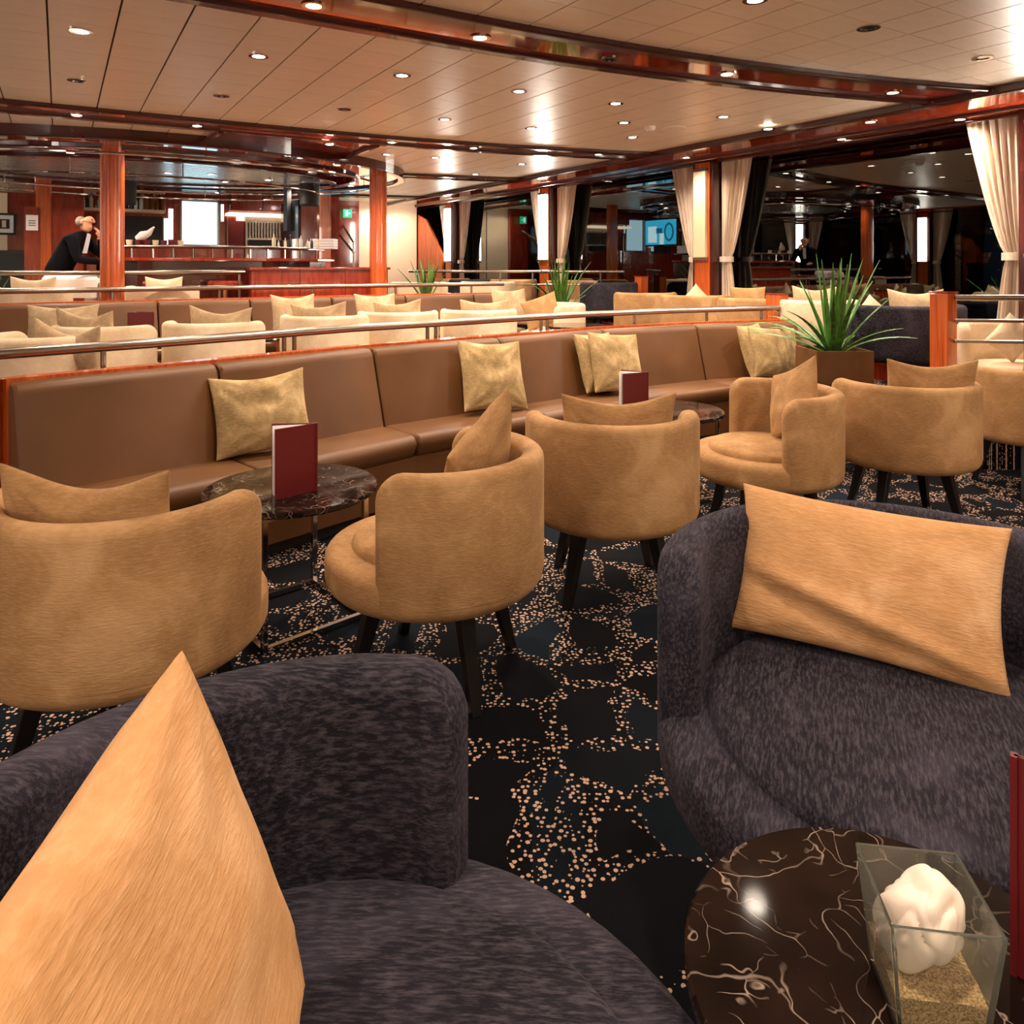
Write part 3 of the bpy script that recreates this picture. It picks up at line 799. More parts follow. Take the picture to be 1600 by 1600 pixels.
rl = [(-2.75, 2.95)] + [rl[0]] + rl[1:-1] + [(2.40, 6.62)]
railing('handrail', rl, 0.97, 'steel handrail running above the back of the long banquette', [0.155, 0.30, 0.31, 0.455, 0.465, 0.61, 0.62, 0.76, 0.88, 0.97], L1)
rl2 = off_line(BK2, 0.14)
railing('handrail', rl2, 1.125, 'steel handrail above the back of the rear banquette', [0.03, 0.2, 0.38, 0.56, 0.74, 0.92], L1)
railing('handrail', [tuple(R(-1.1, 8.64)[:2]), tuple(R(1.78, 8.64)[:2])], 1.275, 'far steel handrail in front of the bar stools', [0.1, 0.5, 0.98], L2)
railing('handrail', [(2.98, 4.96), (4.25, 4.80)], 1.135, 'three-bar steel railing at the right edge by the window', [0.35, 0.9], L1, lower=(0.98, 0.84), rad=0.02)
railing('handrail', [tuple(R(4.2, 9.6)[:2]), tuple(R(6.1, 7.2)[:2])], 1.27, 'far steel railing before the window with a mahogany post', [0.05, 0.45, 0.6, 0.9], L2, lower=(1.1, ), rad=0.02)
def newel(x, y, z, h, label, w_=0.06):
    o = tag(empty('newel_post', (x, y, z), ROT), label, 'post', 'mahogany rail posts')
    MB().box(-w_, w_, -w_, w_, 0.0, h - z - 0.012).build('post', 'pillar', o, bevel=0.006)
    MB().box(-w_ - 0.006, w_ + 0.006, -w_ - 0.006, w_ + 0.006, h - z - 0.012, h - z).build('cap', 'redwood', o, bevel=0.003)
newel(2.42, 6.72, L1, 1.10, 'mahogany rail post at the right end of the long handrail', 0.07)
newel(2.93, 5.0, L1, 1.175, 'orange mahogany rail post before the navy armchair by the window')
p = P(1002, 9.3); newel(p.x, p.y, L2 if (R(0, 0) is None) else 0.2, 1.22, 'far mahogany rail post in front of the dark window', 0.06)
p = R(1.80, 8.5)
# low mahogany wall in front of the bar
lw = tag(empty('low_wall'), 'low glossy mahogany wall in front of the bar with a flat cap', 'partition')
lw['label'] = 'low glossy mahogany partition in front of the bar'
for i in range(3):
    a = 1.82 + 1.62 / 3 * i
    MB().rbox(a + 0.003, a + 1.62 / 3 - 0.003, 8.50, 8.62, L2, 1.30).build('panel', 'redwood', lw)
MB().rbox(1.80, 3.46, 8.47, 8.65, 1.30, 1.33).build('cap', 'redwood', lw, bevel=0.004)

# ================================================================== TABLES
def table(name, x, y, z, r, h, label, rz=0.0, group='round marble tables'):
    o = tag(empty(name, (x, y, z), rz), label, 'table', group)
    MB().lathe([(0.01, h - 0.022), (r - 0.006, h - 0.022), (r, h - 0.016), (r, h - 0.004), (r - 0.004, h), (0.01, h)], 72).build('top', 'marble', o, False)
    MB().lathe([(r - 0.02, h - 0.034), (r - 0.008, h - 0.034), (r - 0.008, h - 0.022), (r - 0.02, h - 0.022)], 48).build('rim', 'chrome', o) if False else None
    q = r * 0.62
    for (sx, sy) in ((1, 1), (1, -1), (-1, -1), (-1, 1)):
        MB().box(sx * q - 0.010, sx * q + 0.010, sy * q - 0.010, sy * q + 0.010, 0.0, h - 0.04).build('leg', 'chrome', o, bevel=0.001)
    for zc, nm in ((h - 0.032, 'top_frame'), (0.012, 'floor_frame')):
        mb = MB()
        for k_ in (-1, 1):
            mb.box(-q - 0.01, q + 0.01, k_ * q - 0.01, k_ * q + 0.01, zc - 0.01, zc + 0.01)
            mb.box(k_ * q - 0.01, k_ * q + 0.01, -q + 0.01, q - 0.01, zc - 0.01, zc + 0.01)
        mb.build(nm, 'chrome', o)
    return o
TH = 0.50
table('round_table', 0.46, 0.868, 0, 0.25, TH, 'small round dark marble table at the bottom right with glass vase and red menu', 0.3)
table('round_table', -0.85, 2.84, 0, 0.325, TH, 'round dark marble table on chrome legs between the left tub chairs and banquette', 0.75)
table('round_table', 0.92, 4.35, 0, 0.325, TH, 'round dark marble table mostly hidden behind the centre chairs', 0.4)
table('round_table', 2.10, 5.00, 0, 0.325, TH, 'round dark marble table behind the splayed-leg chair right of centre', 0.2)

def menu(x, y, z, yaw, label, wd=0.165, ht=0.255, open_=28):
    o = tag(empty('menu', (x, y, z), math.radians(yaw)), label, 'menu', 'red menus standing on the tables')
    for sg, nm in ((1, 'front_cover'), (-1, 'back_cover')):
        c = MB().box(0, wd, -0.002, 0.002, 0, ht).build(nm, 'red_menu', o); c.rotation_euler = (0, 0, math.radians(sg * open_ / 2))
    for k_, a in enumerate((-4.5, -1.5, 1.5, 4.5)):
        c = MB().box(0.004, wd - 0.006, -0.0006, 0.0006, 0.004, ht - 0.004).build('page', 'paper', o); c.rotation_euler = (0, 0, math.radians(a * open_ / 14))
    MB().box(-0.004, 0.003, -0.006, 0.006, 0, ht).build('spine', 'red_menu', o)
    return o
menu(-0.740, 2.785, TH, 204, 'red menu with white pages standing on the left marble table', open_=38)
menu(0.76, 4.12, TH, 175, 'red menu standing open on the table behind the centre chair', open_=60)
menu(0.604, 0.885, TH, -38, 'red menu cut off by the right edge on the nearest table', ht=0.262, open_=16)

# ---- glass vase with sand and a lump of white wax
vz = tag(empty('glass_vase', (0.478, 0.850, TH), math.radians(-8)), 'square tapered glass vase half filled with sand on the nearest table', 'vase')
def frustum_shell(w0, w1, z0, z1, t, base):
    mb = MB(); lv = [(-w0, z0), (-w1, z1), (-(w1 - t), z1), (-(w0 - t), z0 + base)]
    rings = []
    for (w_, z) in lv:
        w_ = -w_; rings.append([(-w_, -w_, z), (w_, -w_, z), (w_, w_, z), (-w_, w_, z)])
    for r_ in rings: mb.v += r_
    for k_ in range(3):
        for i in range(4): mb.f.append((k_ * 4 + i, k_ * 4 + (i + 1) % 4, (k_ + 1) * 4 + (i + 1) % 4, (k_ + 1) * 4 + i))
    mb.f.append((0, 1, 2, 3)); mb.f.append((12, 13, 14, 15)); return mb
frustum_shell(0.046, 0.0595, 0.0, 0.132, 0.004, 0.010).build('glass_body', 'glass', vz, bevel=0.0015)
mb = MB(); n = 16; zb = 0.0115
w0, w1 = 0.0465 - 0.0045, 0.0500 - 0.0045
grid = [[(-w1 + 2 * w1 * i / n, -w1 + 2 * w1 * j / n) for i in range(n + 1)] for j in range(n + 1)]
for j in range(n + 1):
    for i in range(n + 1):
        x, y = grid[j][i]; mb.v.append((x, y, 0.046 + 0.004 * noise.noise(Vector((x * 60, y * 60, 1))) - 0.0))
for j in range(n):
    for i in range(n): mb.f.append((j * (n + 1) + i, j * (n + 1) + i + 1, (j + 1) * (n + 1) + i + 1, (j + 1) * (n + 1) + i))
k0 = len(mb.v); rim = [(i, 0) for i in range(n)] + [(n, j) for j in range(n)] + [(n - i, n) for i in range(n)] + [(0, n - j) for j in range(n)]
for (i, j) in rim:
    x, y = grid[j][i]; mb.v.append((x * w0 / w1, y * w0 / w1, zb))
m_ = len(rim)
for q in range(m_):
    a = rim[q]; b_ = rim[(q + 1) % m_]
    mb.f.append((a[1] * (n + 1) + a[0], b_[1] * (n + 1) + b_[0], k0 + (q + 1) % m_, k0 + q))
mb.f.append(tuple(k0 + q for q in range(m_)))
tag(mb.build('sand_fill', 'sand', None, True), 'golden sand in the bottom of the square glass vase', 'sand', kind='stuff')
sf = bpy.data.objects['sand_fill']; sf.location = vz.location; sf.rotation_euler = vz.rotation_euler
# folded wax flower: stacked wavy layers
wx = MB(); NA, NL = 110, 44
for j in range(NL + 1):
    f = j / NL; th_ = PI * f
    for i in range(NA):
        a = 2 * PI * i / NA; d = Vector((math.sin(th_) * math.cos(a), math.sin(th_) * math.sin(a), math.cos(th_)))
        # soft folds wrapping round the lump
        q = d * 1.9 + Vector((3.1, 0.7, 5.2)); wv = noise.noise(q * 0.7)
        fold = abs(math.sin(5.0 * (d.x * 0.8 + d.z * 0.6 + 0.9 * wv) + 2.2 * d.y))
        rad = 1.0 + 0.20 * noise.noise(d * 1.5 + Vector((1.2, 4.4, 0.3))) + 0.13 * fold ** 0.6 - 0.06
        wx.v.append((d.x * rad * 0.036, d.y * rad * 0.033, d.z * rad * 0.047))
for j in range(NL):
    for i in range(NA): wx.f.append((j * NA + i, j * NA + (i + 1) % NA, (j + 1) * NA + (i + 1) % NA, (j + 1) * NA + i))
cnd = tag(wx.build('wax_flower', 'wax', None, True), 'lump of folded white wax lying on the sand in the glass vase', 'candle')
cnd.location = (0.474, 0.856, TH + 0.090); cnd.scale = (1.1, 1.1, 1.12); cnd.rotation_euler = (0.35, 0.3, 0.5)

# ================================================================== BACKGROUND SEATING
bg = [
    ('cream', 78, 4.42, 62, L1, 'pale tub chair behind the handrail at the far left with a slumped cushion'),
    ('cream', 172, 5.15, 75, L1, 'pale tub chair behind the handrail, second from the left'),
    ('cream', 337, 5.45, 88, L1, 'wide pale tub chair behind the handrail, its back to the viewer, third from left'),
    ('cream', 508, 6.15, 90, L1, 'pale tub chair behind the handrail just right of the steel double post'),
    ('cream', 622, 6.65, 100, L1, 'pale tub chair behind the handrail below the middle column'),
    ('cream', 748, 6.95, 90, L1, 'pale tub chair behind the handrail, last before the potted plant'),
    ('cream', 862, 7.9, 190, L1, 'pale tub chair under the middle potted plant'),
    ('beige', 893, 10.1, 265, L2, 'beige tub chair beside the far navy one'),
    ('navy_small', 951, 9.15, 95, L2, 'small navy tub chair in the distance left of the far railing'),
    ('beige', 1008, 8.5, 90, L3, 'beige tub chair below the far railing'),
    ('beige', 1085, 7.8, 80, L3, 'beige tub chair with a folded napkin on top, left of the window pillar'),
    ('beige', 1180, 7.1, 90, L3, 'beige tub chair right of the window pillar with a square cushion'),
    ('cream', 1275, 6.70, 95, L3, 'pale tub chair behind the large plant by the window'),
    ('navy', 1400, 5.93, 110, L3, 'navy round armchair by the window behind the orange rail post'),
    ('cream', 1590, 5.13, 250, L1, 'pale tub chair at the right edge behind the railing'),
    ('cream', 52, 7.05, 90, L2, 'far pale tub chair at the left edge in front of the bar'),
    ('cream', 256, 7.50, 85, L2, 'far pale tub chair right of the orange column'),
    ('cream', 655, 9.4, 90, L2, 'far pale tub chair right of the slim column'),
    ('cream', 762, 9.65, 90, L2, 'far pale tub chair between the two lit pillars'),
    ('beige', 700, 12.0, 90, L2, 'tiny beige tub chair near the end wall, left of its navy neighbour'),
    ('navy_small', 735, 11.3, 120, L2, 'tiny navy tub chair near the end wall'),
    ('beige', 802, 11.2, 90, L2, 'tiny beige tub chair near the end wall, right of the navy one'),
]
for (k_, u, y, f, z, lb) in bg:
    p = P(u, y); tub(k_, p.x, p.y, f, z, lb, 'tub chairs on the raised floor')
bp = [ # u, y, base z, w, h, yaw, lean, mat, label, roll, dip
    (106, 4.28, L1 + 0.50, 0.52, 0.33, 250, -6, 'straw', 'slumped pale gold cushion nearest behind the handrail at the left', 4, 0.07),
    (134, 5.0, L1 + 0.49, 0.50, 0.37, 252, -6, 'straw', 'pale gold cushion with a dipped top edge, behind the slumped one', 2, 0.05),
    (98, 6.00, L1 + 0.46, 0.52, 0.38, 290, 12, 'straw', 'square gold cushion against the rear banquette at the far left', 0, 0.02),
    (345, 5.32, L1 + 0.49, 0.46, 0.37, 268, -6, 'straw', 'pale cushion with two raised corners in the wide pale chair', 2, 0.045),
    (459, 7.05, L1 + 0.47, 0.42, 0.42, 300, 15, 'straw', 'gold cushion on the rear banquette left of its middle', 0, 0.03),
    (500, 6.04, L1 + 0.49, 0.46, 0.36, 270, -6, 'straw', 'pale cushion with a lifted right corner in the fourth pale chair', -3, 0.03),
    (588, 7.5, L1 + 0.46, 0.44, 0.42, 300, 15, 'straw', 'gold cushion on the rear banquette under the middle column', 0, 0.02),
    (622, 6.50, L1 + 0.49, 0.42, 0.36, 280, -6, 'straw', 'pale cushion in the pale chair below the middle column', -3, 0.03),
    (757, 6.82, L1 + 0.49, 0.46, 0.35, 268, -6, 'straw', 'pale cushion in the last pale chair before the plant', 0, 0.025),
    (797, 8.45, L1 + 0.46, 0.46, 0.44, 300, 15, 'straw', 'gold cushion at the right end of the rear banquette', 0, 0.02),
    (846, 7.78, L1 + 0.50, 0.40, 0.33, 250, 10, 'beige', 'beige cushion on its corner under the middle plant', -20, 0.0),
    (1088, 7.72, L3 + 0.50, 0.30, 0.30, 270, 5, 'cream_fab', 'small white napkin cushion standing in the chair by the pillar', 45, 0.0),
    (1168, 6.95, L3 + 0.49, 0.34, 0.36, 270, 0, 'beige', 'square beige cushion in the chair right of the pillar', 0, 0.0),
    (1275, 6.6, L3 + 0.49, 0.42, 0.38, 265, 0, 'straw', 'pale cushion in the chair behind the large plant', 0, 0.03),
    (1362, 5.9, L3 + 0.49, 0.26, 0.28, 270, 5, 'cream_fab', 'small cream cushion showing beside the plant leaves', 40, 0.0),
    (1432, 5.80, L3 + 0.49, 0.42, 0.38, 262, 8, 'straw', 'bright yellow gold cushion in the navy chair by the window', 0, 0.03),
    (1580, 5.08, L1 + 0.52, 0.24, 0.26, 262, 0, 'cream_fab', 'white napkin cushion at the right edge', 40, 0.0),
    (52, 6.95, L2 + 0.50, 0.44, 0.35, 270, 0, 'cream_fab', 'far pale cushion at the left edge', 0, 0.03),
    (256, 7.40, L2 + 0.50, 0.38, 0.34, 270, 0, 'cream_fab', 'far pale cushion right of the orange column', 0, 0.02),
]
for (u, y, z, a, b_, yaw, lean, m_, lb, rl_, dp) in bp:
    p = P(u, y); pillow(p.x, p.y, z, a, b_, 0.12, yaw, lean, m_, lb, 'cushions on the raised floor', roll=rl_, dip=dp, seed=int(u), n=16)
for (u, y, z, lb) in ((230, 5.95, L1, 'far marble table with a red menu behind the handrail'), (400, 6.5, L1, 'far marble table between the third and fourth pale chairs'),
                      (900, 7.05, L1, 'far dark marble table in front of the middle plant')):
    p = P(u, y); table('round_table', p.x, p.y, z, 0.30, 0.52 if u != 900 else 0.58, lb, 0.3)
p = P(240, 5.95); menu(p.x, p.y, L1 + 0.52, 178, 'red menu standing behind the handrail at the left', wd=0.19, open_=40)

# ================================================================== PLANTS
def plant(name, u, y, z, L, nleaf, pot, label, seed, spread=1.0):
    rnd = random.Random(seed); c = P(u, y)
    o = tag(empty(name, (c.x, c.y, z)), label, 'plant', 'spiky potted plants')
    if pot == 'box':
        w_ = 0.205; h = 0.53
        mb = MB(); mb.add([(sx * q, sy * q, zz) for (q, zz) in ((w_, 0), (w_, h), (w_ - 0.02, h), (w_ - 0.02, h - 0.05)) for (sx, sy) in ((-1, -1), (1, -1), (1, 1), (-1, 1))],
               [(k_ * 4 + i, k_ * 4 + (i + 1) % 4, (k_ + 1) * 4 + (i + 1) % 4, (k_ + 1) * 4 + i) for k_ in range(3) for i in range(4)] + [(0, 1, 2, 3)])
        mb.build('planter', 'leather', o); MB().box(-w_ + 0.02, w_ - 0.02, -w_ + 0.02, w_ - 0.02, h - 0.07, h - 0.05).build('soil', 'dark', o)
        top = h - 0.05
    else:
        r, h = pot
        MB().lathe([(r * 0.8, 0), (r, h), (r - 0.02, h), (r - 0.03, h - 0.04), (0.01, h - 0.04)], 28).build('pot', 'cream_wall', o)
        top = h - 0.04
    for k_ in range(nleaf):
        az = 2 * PI * (k_ / nleaf) + rnd.uniform(-0.25, 0.25); tilt = rnd.uniform(0.08, 0.85) * spread
        if k_ % 3 == 0: tilt *= 0.35
        ln = L * rnd.uniform(0.7, 1.12); wd = rnd.uniform(0.016, 0.026) * (L / 0.6) ** 0.5; droop = rnd.uniform(0.15, 0.6) * tilt
        mb = MB(); NS = 9; x = z_ = 0.0; ang = tilt; st = ln / NS
        pts = []
        for i in range(NS + 1):
            pts.append((x, z_, ang)); x += st * math.sin(ang); z_ += st * math.cos(ang); ang += droop / NS * 2
        for i, (x, z_, an) in enumerate(pts):
            f = i / NS; w_ = wd * (0.55 + 0.45 * math.sin(min(1, f * 2.2) * PI / 2)) * (1 - f ** 2.2) + 0.0008
            nx, nz_ = math.cos(an), -math.sin(an)
            for (sy, off) in ((-1, 0.35), (0, 0), (1, 0.35)):
                mb.v.append((x + 0.03 + nx * off * w_ , sy * w_, z_ + top + nz_ * off * w_))
            mb.v.append((x + 0.03 - nx * 0.003, 0, z_ + top - nz_ * 0.003))
        for i in range(NS):
            a = i * 4; b_ = a + 4
            mb.f += [(a, a + 1, b_ + 1, b_), (a + 1, a + 2, b_ + 2, b_ + 1), (a + 2, a + 3, b_ + 3, b_ + 2), (a + 3, a, b_, b_ + 3)]
        mb.f += [(0, 1, 2, 3), (NS * 4, NS * 4 + 1, NS * 4 + 2, NS * 4 + 3)]
        lf = mb.build('leaf', 'leaf', o, True); lf.rotation_euler = (0, 0, az)
plant('potted_plant', 1302, 5.52, L1, 0.73, 34, 'box', 'large spiky green plant in a brown planter at the banquette end', 3, 1.25)
plant('potted_plant', 666, 8.95, L2, 0.52, 22, (0.16, 0.55), 'slim spiky plant right of the slim column', 5, 0.9)
plant('potted_plant', 876, 8.9, L1, 0.66, 30, (0.17, 0.62), 'spiky plant in a pale pot before the lit pillar', 9, 0.95)
plant('potted_plant', -15, 8.6, L2, 0.4, 14, (0.15, 0.5), 'spiky plant peeking in at the left edge', 12, 1.1)
# ================================================================== BAR
BC = (0.95, 9.45)                       # canopy centre in room coordinates
def ring(nm, par, a, b_, sec, m, smooth=False, n=72, dt=0.0):
    pts = [tuple(R(BC[0] + a * math.cos(q), BC[1] + dt + b_ * math.sin(q))[:2]) for q in (2 * PI * i / n for i in range(n))]
    return MB().sweep(pts, sec, True).build(nm, m, par, smooth)
cz = CEIL - 0.075
cp = tag(empty('bar_canopy', (0, 0, 0)), 'oval glossy mahogany canopy over the bar', 'canopy')
ring('outer_band', cp, 2.95, 2.15, [(0, cz), (0.62, cz), (0.62, CEIL - 0.02), (0, CEIL - 0.02)], 'mahogany')
ring('outer_moulding', cp, 2.95, 2.15, rrect(-0.03, 0.06, cz - 0.03, CEIL, 0.012, 2, (1, 1, 0, 0)), 'trim')
ring('inner_moulding', cp, 2.37, 1.57, rrect(-0.03, 0.04, cz - 0.03, CEIL - 0.01, 0.012, 2, (1, 1, 0, 0)), 'trim')
MB().prism([tuple(R(BC[0] + 2.5 * math.cos(q), BC[1] + 1.7 * math.sin(q))[:2]) for q in (2 * PI * i / 48 for i in range(48))], cz + 0.03, cz + 0.05).build('soffit', 'mahogany', cp)
ring('glass_rack_rail', cp, 2.62, 1.85, rrect(-0.012, 0.012, cz - 0.11, cz - 0.085, 0.006, 2), 'chrome')
DT = 0.75
ring('slat_surround', cp, 2.3, 1.62, rrect(-0.05, 0.05, cz - 0.03, CEIL, 0.012, 2, (1, 1, 0, 0)), 'trim', dt=DT)
ring('glass_rack_rail', cp, 2.1, 1.42, rrect(-0.012, 0.012, cz - 0.17, cz - 0.145, 0.006, 2), 'chrome', dt=DT)
for k_ in range(12):
    q = 2 * PI * k_ / 12 + 0.1
    p1 = R(BC[0] + 2.61 * math.cos(q), BC[1] + 1.84 * math.sin(q)); MB().tube([(p1.x, p1.y, cz - 0.1), (p1.x, p1.y, cz + 0.01)], 0.006, 6).build('hanger', 'chrome', cp)
    p1 = R(BC[0] + 2.09 * math.cos(q), BC[1] + DT + 1.41 * math.sin(q)); MB().tube([(p1.x, p1.y, cz - 0.16), (p1.x, p1.y, CEIL - 0.02)], 0.006, 6).build('hanger', 'chrome', cp)
# slatted metal ceiling inside the canopy
a_, b2 = 2.26, 1.58
back = MB()
pts = [tuple(R(BC[0] + a_ * math.cos(q), BC[1] + DT + b2 * math.sin(q))[:2]) for q in (2 * PI * i / 48 for i in range(48))]
back.prism(pts, cz + 0.012, cz + 0.02).build('backing', 'dark', cp)
sl_me = {}
for k_ in range(-22, 23):
    off = k_ * 0.115
    # slats run diagonally: direction at 35 degrees to the bar
    dx, dy = math.cos(0.6), math.sin(0.6); nx, ny = -dy, dx
    # intersect line with ellipse
    A = (dx / a_) ** 2 + (dy / b2) ** 2; B = 2 * (nx * off * dx / a_ ** 2 + ny * off * dy / b2 ** 2); Cc = (nx * off / a_) ** 2 + (ny * off / b2) ** 2 - 1
    D = B * B - 4 * A * Cc
    if D <= 0.02: continue
    q0, q1 = (-B - math.sqrt(D)) / (2 * A), (-B + math.sqrt(D)) / (2 * A)
    def fr(v, off=off): return R(BC[0] + nx * (off + v.y) + dx * v.x, BC[1] + DT + ny * (off + v.y) + dy * v.x, v.z)
    MB().box(q0, q1, -0.042, 0.042, cz - 0.004, cz + 0.010, fr).build('slat', 'slat', cp)
for (u, v) in canopy_l:
    x, y = ceil_pt(u, v, cz); downlight(x, y, cz, 1, '%s from the left of the lit spots in the near rim of the bar canopy' % ORD[[c_[0] for c_ in sorted(canopy_l)].index(u)], 'spots in the bar canopy')
for qi, q in enumerate((0.3, 1.2, 1.7, 2.9, 3.6, 5.4, 6.0)):
    p1 = R(BC[0] + 2.66 * math.cos(q), BC[1] + 1.86 * math.sin(q)); downlight(p1.x, p1.y, cz, 1, '%s of the lit spots round the oval canopy, counted from its window end' % ORD[qi], 'spots in the far bar canopy')

for qi, (u, v) in enumerate(((262, 270), (330, 272), (352, 284), (420, 281), (462, 292))):
    x, y = ceil_pt(u, v, cz - 0.004); downlight(x, y, cz - 0.004, 1, '%s from the left of the lit spots in the slatted ceiling over the bar' % ORD[qi], 'spots in the slatted ceiling')
for qi, (s_, t_) in enumerate(((5.02, 12.95), (5.62, 12.95))):
    p1 = R(s_, t_); downlight(p1.x, p1.y, CEIL, 1, 'lit spot washing the cream wall, %s one' % ('left', 'right')[qi], 'spots washing the cream wall')
# counter
bar = tag(empty('bar_counter'), 'long dark mahogany bar counter with a pale top edge and steel rail', 'bar')
bpth = [tuple(R(s, t)[:2]) for s, t in ((0.28, 10.2), (0.36, 9.65), (0.75, 9.32), (1.4, 9.2), (2.1, 9.22), (2.75, 9.45), (3.15, 10.05))]
for i in range(len(bpth) - 1):
    MB().sweep([bpth[i], bpth[i + 1]], [(0.0, L2 + 0.08), (0.45, L2 + 0.08), (0.45, 1.40), (0.0, 1.40)]).build('front_panel', 'trim', bar)
MB().sweep(bpth, rrect(-0.12, 0.5, 1.40, 1.44, 0.01, 2)).build('counter_top', 'redwood', bar)
MB().sweep(bpth, rrect(0.02, 0.34, 1.55, 1.575, 0.006, 2)).build('raised_shelf', 'trim', bar)
MB().tube([(Vector((*p, 1.572)) + Vector((U1.x, U1.y, 0)) * 0.01) for p in bpth[1:-1]], 0.012, 8).build('shelf_edge', 'steel', bar, True)
MB().sweep(bpth, [(0.04, L2), (0.4, L2), (0.4, L2 + 0.08), (0.04, L2 + 0.08)]).build('plinth', 'dark', bar)
for i in range(11):
    s = 0.7 + 2.15 * i / 10; t = 9.36 + 0.07 * (s - 1.5) ** 2
    p = R(s, t); MB().tube([(p.x, p.y, 1.44), (p.x, p.y, 1.55)], 0.014, 8).build('bracket', 'chrome', bar)
MB().tube([(Vector((*p, 0.65)) + Vector((U1.x, U1.y, 0)) * -0.12) for p in bpth[1:-1]], 0.02, 8).build('foot_rail', 'steel', bar, True)
for (s, t, lb) in ((0.95, 8.85, 'left'), (1.6, 8.8, 'middle'), (2.2, 8.85, 'right')):
    c = R(s, t); o = tag(empty('bar_stool', (c.x, c.y, L2)), 'flat-topped bar stool before the counter, %s one' % lb, 'stool', 'stools at the bar')
    MB().lathe([(0.17, 0.70), (0.19, 0.72), (0.19, 0.76), (0.17, 0.78), (0.01, 0.785)], 24).build('seat', 'redwood', o)
    MB().lathe([(0.025, 0.02), (0.025, 0.70)], 12).build('post', 'chrome', o)
    MB().lathe([(0.19, 0), (0.19, 0.012), (0.03, 0.03)], 24).build('foot', 'chrome', o)
# white drum stools the man leans over
for (u, y, lb) in ((100, 7.75, 'white drum stool under the leaning man'), (141, 7.65, 'white drum stool beside the orange column')):
    c = P(u, y); o = tag(empty('drum_stool', (c.x, c.y, L2)), lb, 'stool', 'white drum stools')
    MB().lathe([(0.17, 0.62)] + arc_prof(0.15, 0.80, 0.05, 0, 90) + [(0.01, 0.853)], 28).build('seat', 'white', o, True)
    MB().lathe([(0.16, 0), (0.16, 0.02), (0.06, 0.06), (0.055, 0.62)], 24).build('pedestal', 'white', o)

# back bar
bb = tag(empty('back_bar'), 'mahogany back bar with bright service window, shelves and cupboards', 'back bar')
TB = 12.55
def bbox(s0, s1, z0, z1, t0=TB, t1=TB + 0.1, nm='panel', m='redwood', par=None):
    return MB().rbox(s0, s1, t0, t1, z0, z1).build(nm, m, par or bb)
def s_at(u, t=TB): k = (u - 800) / F; y = t / (0.852 - 0.524 * k); return (0.852 * k + 0.524) * y, y
def h_at(v, y): return EYE + (HOR - v) * y / F
sx = lambda u: s_at(u)[0]
bbox(sx(150), sx(282), L2, CEIL, nm='left_wall'); bbox(sx(342), sx(530), L2, CEIL, nm='right_wall')
bbox(sx(282), sx(342), h_at(313, s_at(312)[1]), CEIL, nm='lintel'); bbox(sx(282), sx(342), L2, h_at(384, s_at(312)[1]), nm='apron')
y3 = s_at(312)[1]
bbox(sx(284), sx(340), h_at(382, y3), h_at(315, y3), TB + 0.05, TB + 0.07, 'service_window', 'screen')
for a, b_ in ((281, 284), (340, 343)): bbox(sx(a), sx(b_), h_at(385, y3), h_at(312, y3), TB - 0.03, TB, 'window_jamb', 'steel')
bbox(sx(281), sx(343), h_at(315, y3), h_at(312, y3), TB - 0.03, TB, 'window_head', 'steel')
for a, b_, v0, v1 in ((256, 262, 343, 383), (263, 270, 328, 375), (345, 349, 318, 345)):
    bbox(sx(a), sx(b_), h_at(v1, y3), h_at(v0, y3), TB - 0.04, TB - 0.01, 'light_strip', 'screen')
# left shelf with bottles, dark recess under it
yl = s_at(220)[1]
bbox(sx(193), sx(254), h_at(385, yl), h_at(338, yl), TB - 0.02, TB, 'dark_recess', 'dark')
bbox(sx(128), sx(255), h_at(333, yl), h_at(329, yl), TB - 0.28, TB, 'shelf', 'ivory')
bbox(sx(128), sx(255), h_at(303, yl), h_at(301, yl), TB - 0.28, TB, 'shelf', 'ivory')
# right cupboards, shelf, glass rack, red panel
yr = s_at(400)[1]
for a, b_ in ((356, 403), (405, 452)):
    d = bbox(sx(a), sx(b_), h_at(331, yr), h_at(309, yr), TB - 0.30, TB - 0.27, 'cupboard_door', 'redwood')
    c = R(sx(b_ - 3), TB - 0.31, h_at(328, yr)); MB().ball(c, 0.012, 8).build('knob', 'chrome', d)
bbox(sx(355), sx(453), h_at(332, yr), h_at(308, yr), TB - 0.27, TB, 'cupboard_body', 'trim')
bbox(sx(352), sx(458), h_at(339, yr), h_at(335, yr), TB - 0.33, TB, 'lit_shelf', 'undershelf')
bbox(sx(353), sx(381), h_at(384, yr), h_at(346, yr), TB - 0.05, TB - 0.01, 'red_panel', 'red_menu')
bbox(sx(369), sx(381), h_at(346, yr), h_at(338, yr), TB - 0.05, TB - 0.01, 'lit_corner', 'undershelf')
bbox(sx(383), sx(452), h_at(384, yr), h_at(340, yr), TB - 0.02, TB, 'glass_cabinet_back', 'steel')
bbox(sx(388), sx(440), h_at(384, yr), h_at(375, yr), TB - 0.10, TB - 0.02, 'machine', 'dark')
for i in range(14):
    a = sx(388 + 60 * i / 13); bbox(a - 0.005, a + 0.005, h_at(372, yr), h_at(348, yr), TB - 0.05, TB - 0.03, 'rack_bar', 'dark')
for a in (353, 382, 452): bbox(sx(a), sx(a) + 0.02, L2, h_at(335, yr), TB - 0.08, TB - 0.04, 'steel_post', 'steel')
rnd = random.Random(4)
bot_cols = ['#2c3a1c', '#d8c8a4', '#6c3a14', '#1e2a2c', '#c7c9c4', '#8c1c14']
for ci, c_ in enumerate(bot_cols): M['bottle%d' % ci] = plain('bottle_glass_%s' % 'abcdef'[ci], c_, 0.15)
